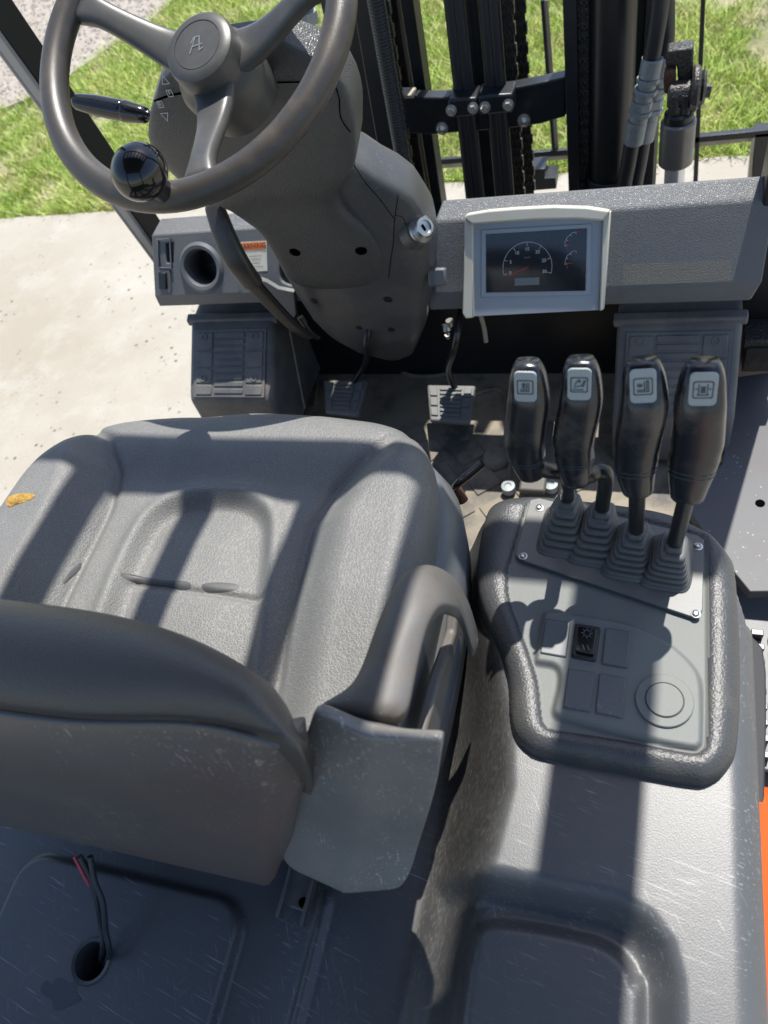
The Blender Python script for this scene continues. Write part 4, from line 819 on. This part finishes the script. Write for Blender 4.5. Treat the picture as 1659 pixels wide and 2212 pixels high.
def pedal(lab, px, z, arm):
    P = [WZ(u, v, z + (.014 if i < 2 else 0)) for i, (u, v) in enumerate(px)]; c_ = sum(P, Vector()) / 4; E_ = empty('foot_pedal', tuple(c_), FK, label=lab)
    n_ = (P[1] - P[0]).cross(P[3] - P[0]).normalized(); n_ = n_ if n_.z > 0 else -n_
    def at(s_, t): return P[0].lerp(P[1], s_).lerp(P[3].lerp(P[2], s_), t)
    prism('pedal_pad', P, n_ * -.012, 'pedal_rubber', E_, bevel=.004, seg=3)
    for i in range(7): prism('pedal_rib', [at(s_, t) for s_, t in ((.27, .1 + i * .115), (.73, .1 + i * .115), (.73, .1 + i * .115 + .07), (.27, .1 + i * .115 + .07))], n_ * .003, 'pedal_rubber', E_, bevel=.001)
    for s0 in (.06, .78):
        for i in range(3): prism('pedal_block', [at(s_, t) for s_, t in ((s0, .1 + i * .27), (s0 + .16, .1 + i * .27), (s0 + .16, .33 + i * .27), (s0, .33 + i * .27))], n_ * .003, 'pedal_rubber', E_, bevel=.001)
    tube('pedal_arm', [at(.6, .1) - n_ * .012, WZ(*arm[0], .78), WZ(*arm[1], .9), WZ(*arm[1], .9) + V(0, .10, .03)], .006, 'satin_black', E_, N=10)
pedal('left of two rubber foot pedals', [(697, 820), (793, 820), (772, 898), (702, 890)], .715, ((790, 780), (792, 735)))
pedal('right pedal with its edges worn pale, under the column', [(922, 830), (1028, 832), (1014, 914), (928, 908)], .715, ((968, 800), (985, 740)))
cyl('pipe_fitting', WZ(964, 700, .86), WZ(966, 715, .85), .0085, 'steel', FL); cyl('pipe_fitting', WZ(971, 692, .87), WZ(973, 702, .86), .007, 'steel', FL); cyl('pipe_fitting', WZ(966, 722, .85), WZ(968, 728, .84), .005, 'steel', FL)
tube('cable_stub', [WZ(1038, 680, .9), WZ(1046, 710, .87), WZ(1050, 740, .85)], .004, 'pale_edge', FL, N=8)

# ---- fender, step and body panels on the right
BD = part('body_panels', label='painted bodywork beside the hood')
fx = prism('fender_plate', [WZ(u, v, .70) for u, v in [(1585, 815), (1760, 790), (1820, 1275), (1620, 1278), (1540, 1180), (1480, 1090), (1560, 1000)]], (0, 0, -.02), 'fender_paint', BD)
p = WZ(1642, 1087, .7005); cyl('fender_hole', p, p + V(0, 0, .0005), .007, 'void', BD)
box('cab_bracket', WY(1650, 760, .99), (.06, .04, .05), 'rusty_bar', BD); box('cab_bracket', WY(1650, 722, 1.0), (.06, .05, .02), 'mast_grease', BD)
box('side_sill', (.27, .50, .61), (.4, .62, .02), 'leaf_metal', BD)
sg = empty('side_step', (.2, .5, .5), FK, label='black serrated metal step beside the hood')
box('step_tread', (.235, .47, .655), (.14, .22, .01), 'leaf_metal', sg)
for i in range(9):
    y = .375 + i * .022
    for x in (.18, .205, .23, .255): box('step_tooth', (x, y, .668), (.016, .009, .018), 'satin_black', sg, bevel=.001)
q = [WZ(u, v, .96) for u, v in [(1636, 1385), (1648, 1400), (1655, 1450), (1656, 1560), (1652, 1700), (1648, 1868), (1638, 1868)]]
prism('side_trim', [V(.09, .44, .96)] + [p + V(0, 0, 0) for p in q], (0, 0, -.1), 'trim_black', BD, bevel=.012, seg=4)
box('side_panel', (.165, -.25, .72), (.16, 1.0, .44), 'orange_paint', BD, bevel=.02, seg=4) if False else box('side_panel', (.10, -.18, .74), (.15, .86, .44), 'orange_paint', BD, bevel=.02, seg=4)
box('side_panel', (-.93, -.2, .74), (.12, .9, .44), 'orange_paint', BD, bevel=.02, seg=4)
box('counterweight', (-.41, -.62, .68), (1.1, .5, .72), 'orange_paint', BD, bevel=.06, seg=5)
box('reflection_cover', (-.41, -.56, 1.06), (1.04, .66, .05), 'hood_plastic', BD, bevel=.02, seg=4)  # unseen black cover, added to keep orange reflections off the lever grips
box('chassis_frame', (-.41, .2, .46), (.9, 1.5, .32), 'mast_paint', BD, bevel=.02)
for x in (-.74, .10):
    for y, r_ in ((1.22, .31), (-.45, .25)):
        wl_ = lathe('tyre', (x - .1, y, r_), (1, 0, 0), [(r_ * .62, 0), (r_ * .95, .01), (r_, .04), (r_, .16), (r_ * .95, .19), (r_ * .62, .2)], 'tyre', BD, N=48); lathe('wheel_disc', (x - .06, y, r_), (1, 0, 0), [(.02, 0), (r_ * .62, .0), (r_ * .62, .12), (.02, .12)], 'orange_paint', BD, N=32)

# ---- mast
MS = part('mast', label='black lifting mast with chains, hoses and steel uprights')
def vbar(name, px0, px1, y, mat, dep=.03, parent=None, bevel=.002, ext=.35, **kw):
    """upright between two pixel spans (u0,u1,v) at depth y, carried on above and below"""
    (a0, a1, va), (b0, b1, vb) = px0, px1; A0, A1, B0, B1 = WY(a0, va, y), WY(a1, va, y), WY(b0, vb, y), WY(b1, vb, y)
    u0 = (A0 - B0).normalized() * ext * 2; d0 = (B0 - A0).normalized() * ext; u1 = (A1 - B1).normalized() * ext * 2; d1 = (B1 - A1).normalized() * ext
    return prism(name, [A0 + u0, A1 + u1, B1 + d1, B0 + d0], (0, dep, 0), mat, parent or MS, bevel=bevel, **kw)
def vtube(name, p0, p1, y, r_, mat, parent=None, ext=.35, N=20):
    A, B = WY(*p0, y), WY(*p1, y); d = (A - B).normalized(); return cyl(name, A + d * ext * 2, B - d * ext, r_, mat, parent or MS, N=N)
vbar('mast_upright', (690, 812, 0), (800, 874, 430), 1.5, 'mast_paint', .1)
vbar('outer_rail', (760, 800, 0), (835, 868, 430), 1.46, 'mast_paint', .03)
vtube('hydraulic_hose', (812, 0), (885, 430), 1.40, .0155, 'hose_spiral')
vbar('rusty_rail', (836, 856, 0), (888, 924, 430), 1.56, 'rusty_bar', .02)
vbar('rail_edge', (857, 864, 0), (926, 932, 430), 1.55, 'pale_edge', .004, bevel=0)
vbar('inner_rail', (864, 892, 0), (932, 953, 430), 1.52, 'mast_paint', .05)
vbar('inner_rail', (958, 966, 0), (1006, 1012, 430), 1.62, 'mast_paint', .05)
vtube('lift_hose', (972, 0), (1018, 430), 1.46, .0115, 'hose_rubber'); vtube('lift_hose', (990, 0), (1036, 430), 1.46, .0115, 'hose_rubber')
vtube('lift_hose', (1046, 0), (1082, 430), 1.46, .0115, 'hose_rubber'); vtube('lift_hose', (1066, 0), (1100, 430), 1.46, .0115, 'hose_rubber')
vtube('lift_cylinder', (1022, 0), (1062, 430), 1.56, .034, 'mast_paint'); vtube('cylinder_collar', (1019, -20), (1020, -6), 1.56, .038, 'mast_paint', ext=0)
vbar('rail_edge', (1102, 1106, 0), (1116, 1120, 430), 1.52, 'pale_edge', .004, bevel=0) if False else None
def chain(p0, p1, y, wdt_, mat='mast_grease', pitch=.019, parent=None, ext=.15):
    A, B = WY(*p0, y), WY(*p1, y); d = (B - A); L_ = d.length; d.normalize(); A = A - d * ext; L_ += ext * 2; n_ = int(L_ / pitch); Xa = V(1, 0, 0); X2 = (Xa - d * Xa.dot(d)).normalized(); Yn = d.cross(X2)
    prism('chain_core', [A - X2 * wdt_ * .44, A + X2 * wdt_ * .44, B + d * ext + X2 * wdt_ * .44, B + d * ext - X2 * wdt_ * .44], Yn * .004, mat, parent, bevel=0)
    for i in range(n_):
        c_ = A + d * (i + .5) * pitch; k = 0 if i % 2 else 1
        xs_ = (-.5, -.17, .17, .5) if k else (-.36, 0, .36)
        vs, fs = [], []
        for xo in xs_:
            cx = c_ + X2 * (xo * wdt_)
            pts = [cx + d * (pitch * .62 * a) + Yn * (.0065 * b) for a, b in ((-1, -.6), (-1, .6), (-.6, 1), (-.2, .72), (.2, .72), (.6, 1), (1, .6), (1, -.6), (.6, -1), (.2, -.72), (-.2, -.72), (-.6, -1))]
            k0 = len(vs); m_ = len(pts); t_ = X2 * (wdt_ * .055); vs += [p - t_ for p in pts] + [p + t_ for p in pts]
            fs += [tuple(range(k0, k0 + m_)), tuple(range(k0 + 2 * m_ - 1, k0 + m_ - 1, -1))] + [(k0 + j, k0 + (j + 1) % m_, k0 + m_ + (j + 1) % m_, k0 + m_ + j) for j in range(m_)]
        mesh('chain_link', vs, fs, mat, parent)
        if k: cyl('chain_pin', c_ - X2 * wdt_ * .56, c_ + X2 * wdt_ * .56, .0028, 'mast_grease', parent, N=8)
CH = empty('lift_chain', tuple(WY(1092, 200, 1.56)), FK, label='greasy leaf chain beside the centre hoses'); chain((1093, 0), (1118, 380), 1.56, .026, parent=CH)
CH = empty('lift_chain', tuple(WY(1120, 200, 1.62)), FK, label='rear leaf chain hanging next to the grass gap'); chain((1120, 0), (1143, 412), 1.64, .026, parent=CH)
CH = empty('lift_chain', tuple(WY(828, 100, 1.44)), FK, label='leaf chain along the left mast rail'); chain((828, 0), (893, 430), 1.43, .02, parent=CH, mat='mast_grease')
CH = empty('lift_chain', tuple(WY(1262, 200, 1.48)), FK, label='leaf chain in the right mast channel'); chain((1262, 0), (1269, 400), 1.47, .024, parent=CH)
vbar('mast_upright', (1243, 1300, 0), (1250, 1292, 410), 1.56, 'mast_paint', .06); vbar('channel_flange', (1215, 1246, 0), (1228, 1252, 410), 1.44, 'mast_paint', .02); vbar('channel_web', (1218, 1226, 0), (1230, 1236, 410), 1.45, 'mast_paint', .12)
vtube('side_cylinder', (1325, 0), (1315, 400), 1.47, .040, 'satin_black'); vbar('mast_upright', (1375, 1432, 0), (1345, 1395, 400), 1.55, 'mast_paint', .06)
vbar('channel_flange', (1360, 1378, 0), (1350, 1362, 400), 1.48, 'mast_paint', .02); vbar('rail_edge', (1424, 1432, 120), (1409, 1416, 400), 1.50, 'pale_edge', .003, bevel=0, ext=.1)
vbar('mast_upright', (1395, 1434, 0), (1370, 1412, 400), 1.53, 'mast_paint', .02)
cb = WZ(1325, 395, .9); cyl('cylinder_clamp', WY(1316, 372, 1.47), WY(1315, 395, 1.47), .047, 'satin_black', MS, bev=.002)
# cross bar with clamps and bolts
KY = 1.44
prism('cross_bar', [WY(u, v, KY + .02) for u, v in [(858, 210), (960, 211), (1108, 190), (1170, 178), (1222, 167), (1222, 252), (1170, 268), (1110, 277), (935, 291), (870, 288)]], (0, .03, 0), 'mast_paint', MS, bevel=.003)
prism('bar_end', [WY(u, v, KY + .0) for u, v in [(857, 205), (893, 206), (894, 213), (858, 214)]], (0, .03, 0), 'pale_edge', MS)
for px in ([(966, 215), (1030, 212), (1032, 250), (970, 256)], [(1033, 208), (1108, 203), (1110, 243), (1034, 250)]): prism('hose_clamp', [WY(u, v, KY - .02) for u, v in px], (0, .05, 0), 'mast_paint', MS, bevel=.004)
def bolt(p, d, r_, nm='hex_bolt', parent=None):
    d = d.normalized(); X_, Y_ = frame(d); lathe('bolt_washer', p, d, [(r_ * 1.4, 0), (r_ * 1.4, .002), (r_ * .8, .002)], 'steel', parent or MS, N=20)
    loft(nm, [sring(p + d * h, X_, Y_, q, q, 2, 6) for h, q in ((.002, r_), (.008, r_), (.0095, r_ * .8))], 'steel', parent or MS, smooth=False)
for u, v in ((975, 238), (1022, 233), (1048, 231), (1098, 226)): bolt(WY(u, v, KY - .022), V(0, -1, .15), .0075)
for u, v in ((955, 277), (1132, 260)): bolt(WY(u, v, KY + .018), V(0, -1, .15), .009); cyl('bolt_end', WY(u, v, KY + .018), WY(u, v, KY - .008), .004, 'steel', MS)
# hoses with crimped fittings at the right
def fitting(path, y, rads, nm='hose_fitting'):
    P = [WY(u, v, y) for u, v in path]
    tube(nm, P, rads, 'fitting', HZ, N=14, sm=0)
HZ = part('hydraulic_lines', label='two black hoses with grey crimp fittings')
for k, (dx, y) in enumerate(((0, 1.38), (23, 1.40))):
    dy = -10 * k if k else 0
    up = [(1430 + dx * .3, -60), (1424 + dx * .6, 20), (1415 + dx, 80), (1408 + dx, 122)]; tube('black_hose', [WY(u, v, y) for u, v in up], .0145, 'hose_rubber', HZ, N=18)
    seg_ = [((1410, 124), (1402, 165), .0175), ((1401, 166), (1399, 178), .0195), ((1399, 178), (1397, 190), .015), ((1396, 190), (1393, 200), .021), ((1392, 200), (1389, 216), .0155), ((1388, 216), (1385, 236), .0185), ((1385, 236), (1382, 246), .0205), ((1382, 246), (1378, 260), .0165), ((1377, 260), (1368, 308), .0175)]
    for (a, b, r_) in seg_: cyl('crimp_fitting', WY(a[0] + dx, a[1] - 6 * k, y), WY(b[0] + dx, b[1] - 6 * k, y), r_, 'fitting', HZ, N=8 if r_ > .0184 else 20, bev=.001)
    tube('black_hose', [WY(u + dx, v, y) for u, v in [(1366, 300), (1358, 350), (1350, 392), (1345, 440)]], .014, 'hose_rubber', HZ, N=18)
# chrome-nut fitting behind the steering wheel
for (a, b, r_, n_) in [((648, -20), (655, 22), .020, 6), ((655, 22), (660, 50), .025, 6), ((660, 50), (663, 62), .016, 24), ((662, 62), (667, 92), .022, 6)]: cyl('pipe_nut', WY(*a, 1.12), WY(*b, 1.12), r_ * .8, 'fitting', HZ, N=n_, bev=.001)
cyl('pipe_body', WY(667, 92, 1.12), WY(690, 200, 1.12), .02, 'mast_paint', HZ); 
# ---- tilt cylinder
TC = part('tilt_cylinder', label='tilt cylinder with bright chrome rod and greasy clevis')
TY = 1.3
def tcy(nm, a, b, r_, mat, bev=.001, **kw): return cyl(nm, WY(*a, TY), WY(*b, TY), r_, mat, TC, bev=bev, N=48, **kw)
k = 1.0; dpt = depth(WY(1465, 300, TY)); 
tcy('chrome_rod', (1453, 440), (1462, 300), 21.5 * dpt / F_PX, 'chrome'); tcy('rod_sleeve', (1459, 352), (1466, 258), 36 * dpt / F_PX, 'gunmetal', .003); tcy('rod_neck', (1466, 262), (1468, 238), 30 * dpt / F_PX, 'satin_black', .004)
for px in ([(1449, 208), (1467, 207), (1465, 252), (1445, 254)], [(1471, 206), (1490, 206), (1490, 250), (1469, 252)]): prism('clevis_half', [WY(u, v, TY - .02) for u, v in px], (0, .04, 0), 'mast_grease', TC, bevel=.003)
prism('mast_lug', [WY(u, v, TY + .01) for u, v in [(1441, 112), (1470, 107), (1499, 103), (1497, 160), (1493, 205), (1468, 205), (1464, 170), (1462, 143), (1437, 145)]], (0, .03, 0), 'mast_grease', TC, bevel=.003)
prism('rust_lump', [WY(u, v, TY + .0) for u, v in [(1437, 160), (1450, 154), (1460, 158), (1460, 195), (1450, 204), (1434, 205), (1433, 180)]], (0, .03, 0), 'rust', TC, bevel=.005, seg=3)
cyl('clevis_pin', WY(1442, 205, TY), WY(1500, 200, TY), .02, 'mast_grease', TC, bev=.003); cyl('pin_washer', WY(1492, 192, TY), WY(1512, 190, TY), .033, 'mast_grease', TC, bev=.004); cyl('pin_head', WY(1512, 190, TY), WY(1524, 189, TY), .027, 'mast_grease', TC, bev=.004); cyl('pin_bolt', WY(1522, 196, TY), WY(1535, 196, TY), .01, 'mast_grease', TC, N=6)
cyl('clevis_bolt', WY(1491, 222, TY - .02), WY(1504, 222, TY - .02), .011, 'gunmetal', TC, N=6); cyl('clevis_bolt', WY(1504, 222, TY - .02), WY(1513, 223, TY - .02), .007, 'gunmetal', TC)
# ---- load backrest
LB = part('load_backrest', label='thin black bars of the load backrest'); BY = 2.0
vbar('guard_bar', (1167, 1175, 0), (1192, 1199, 325), BY, 'mast_paint', .012, LB, .001, .0); vbar('guard_bar', (1176, 1184, 0), (1200, 1207, 322), BY + .012, 'pale_edge', .004, LB, .0, .0)
vbar('guard_bar', (1514, 1524, 0), (1506, 1516, 190), BY, 'mast_paint', .014, LB, .001, .3)
def hbar(px, y, mat, dep=.012): prism('guard_rail', [WY(u, v, y) for u, v in px], (0, dep, 0), mat, LB, bevel=.001)
hbar([(930, 347), (1235, 323), (1235, 335), (930, 357)], BY, 'mast_paint'); hbar([(930, 357), (1235, 335), (1235, 344), (930, 366)], BY + .004, 'pale_edge')
hbar([(1440, 303), (1700, 277), (1700, 292), (1440, 314)], BY, 'mast_paint', .02); hbar([(1440, 314), (1628, 295), (1628, 305), (1440, 325)], BY + .012, 'pale_edge')
prism('guard_plate', [WY(u, v, BY) for u, v in [(1630, 290), (1720, 282), (1720, 500), (1618, 500)]], (0, .05, 0), 'mast_paint', LB); prism('guard_edge', [WY(u, v, BY - .001) for u, v in [(1624, 300), (1631, 296), (1621, 400), (1615, 400)]], (0, .03, 0), 'pale_edge', LB, bevel=0)
prism('carriage_hook', [WY(u, v, BY - .1) for u, v in [(1148, 368), (1178, 364), (1176, 386), (1200, 384), (1202, 408), (1150, 412)]], (0, .06, 0), 'mast_paint', LB)

# ---- overhead guard (its front leg shows; the roof bars throw the stripes on seat and hood)
OG = part('overhead_guard', label='black overhead guard with slatted roof'); GZ = 2.15
def leg(nm, bot, topp, wx, wy, mat): 
    bot, topp = Vector(bot), Vector(topp); vs = []
    for p in (bot, topp):
        for i, j in ((-1, -1), (1, -1), (1, 1), (-1, 1)): vs.append(p + V(i * wx / 2, j * wy / 2, 0))
    return mesh(nm, vs, [(0, 3, 2, 1), (4, 5, 6, 7), (0, 1, 5, 4), (1, 2, 6, 5), (2, 3, 7, 6), (3, 0, 4, 7)], mat, OG, bevel=.004)
# left front leg: black outer channel and paler inner face, fitted to the photo at x = -0.86
A_ = [WX(0, 118, -.90), WX(325, 555, -.90)]; 
def strip(nm, u0, u1, l0, l1, x, mat, dep):
    P = [WX(*u0, x), WX(*u1, x), WX(*l1, x), WX(*l0, x)]; e0 = (P[0] - P[3]).normalized(); e1 = (P[1] - P[2]).normalized()
    P[0] += e0 * .75; P[1] += e1 * .75; P[3] -= e0 * .06; P[2] -= e1 * .06; return prism(nm, P, (dep, 0, 0), mat, OG, bevel=.002)
strip('front_leg', (0, 62), (28, 0), (325, 515), (347, 476), -.86, 'satin_black', -.006)
strip('front_leg_face', (0, 112), (0, 60), (325, 552), (325, 513), -.862, 'pillar_grey', -.006)
leg('front_leg', (.19, 1.10, .6), (.165, .84, GZ), .075, .06, 'satin_black'); leg('rear_leg', (.12, -.6, .9), (.107, -.35, GZ), .06, .06, 'satin_black'); leg('rear_leg', (-.94, -.6, .9), (-.92, -.35, GZ), .06, .06, 'satin_black')
def roof(nm, x0, x1, y0, y1, sk=.03): 
    return mesh(nm, [V(x + (y - .5) * sk, y, z) for z in (GZ - .006, GZ + .006) for x, y in ((x0, y0), (x1, y0), (x1, y1), (x0, y1))], [(0, 3, 2, 1), (4, 5, 6, 7), (0, 1, 5, 4), (1, 2, 6, 5), (2, 3, 7, 6), (3, 0, 4, 7)], 'satin_black', OG, bevel=0)
for x in (-.72, -.585, -.452, -.322, -.190, -.065): roof('roof_bar', x - .018, x + .018, .40, .86)
roof('side_rail', .069, .145, -.40, .93); roof('side_rail', -.95, -.87, -.40, .93); roof('front_rail', -.87, .069, .800, .862); roof('rear_shade_plate', -.87, -.06, -.4, .545); roof('rear_shade_plate', -.06, .012, -.4, .485); roof('rear_shade_plate', .012, .069, -.4, .55)  # unseen rear plates, stepped edge shaped for the shade on hood and armrest
roof('inner_corner', .0695, .0695, 0, 0) if False else None
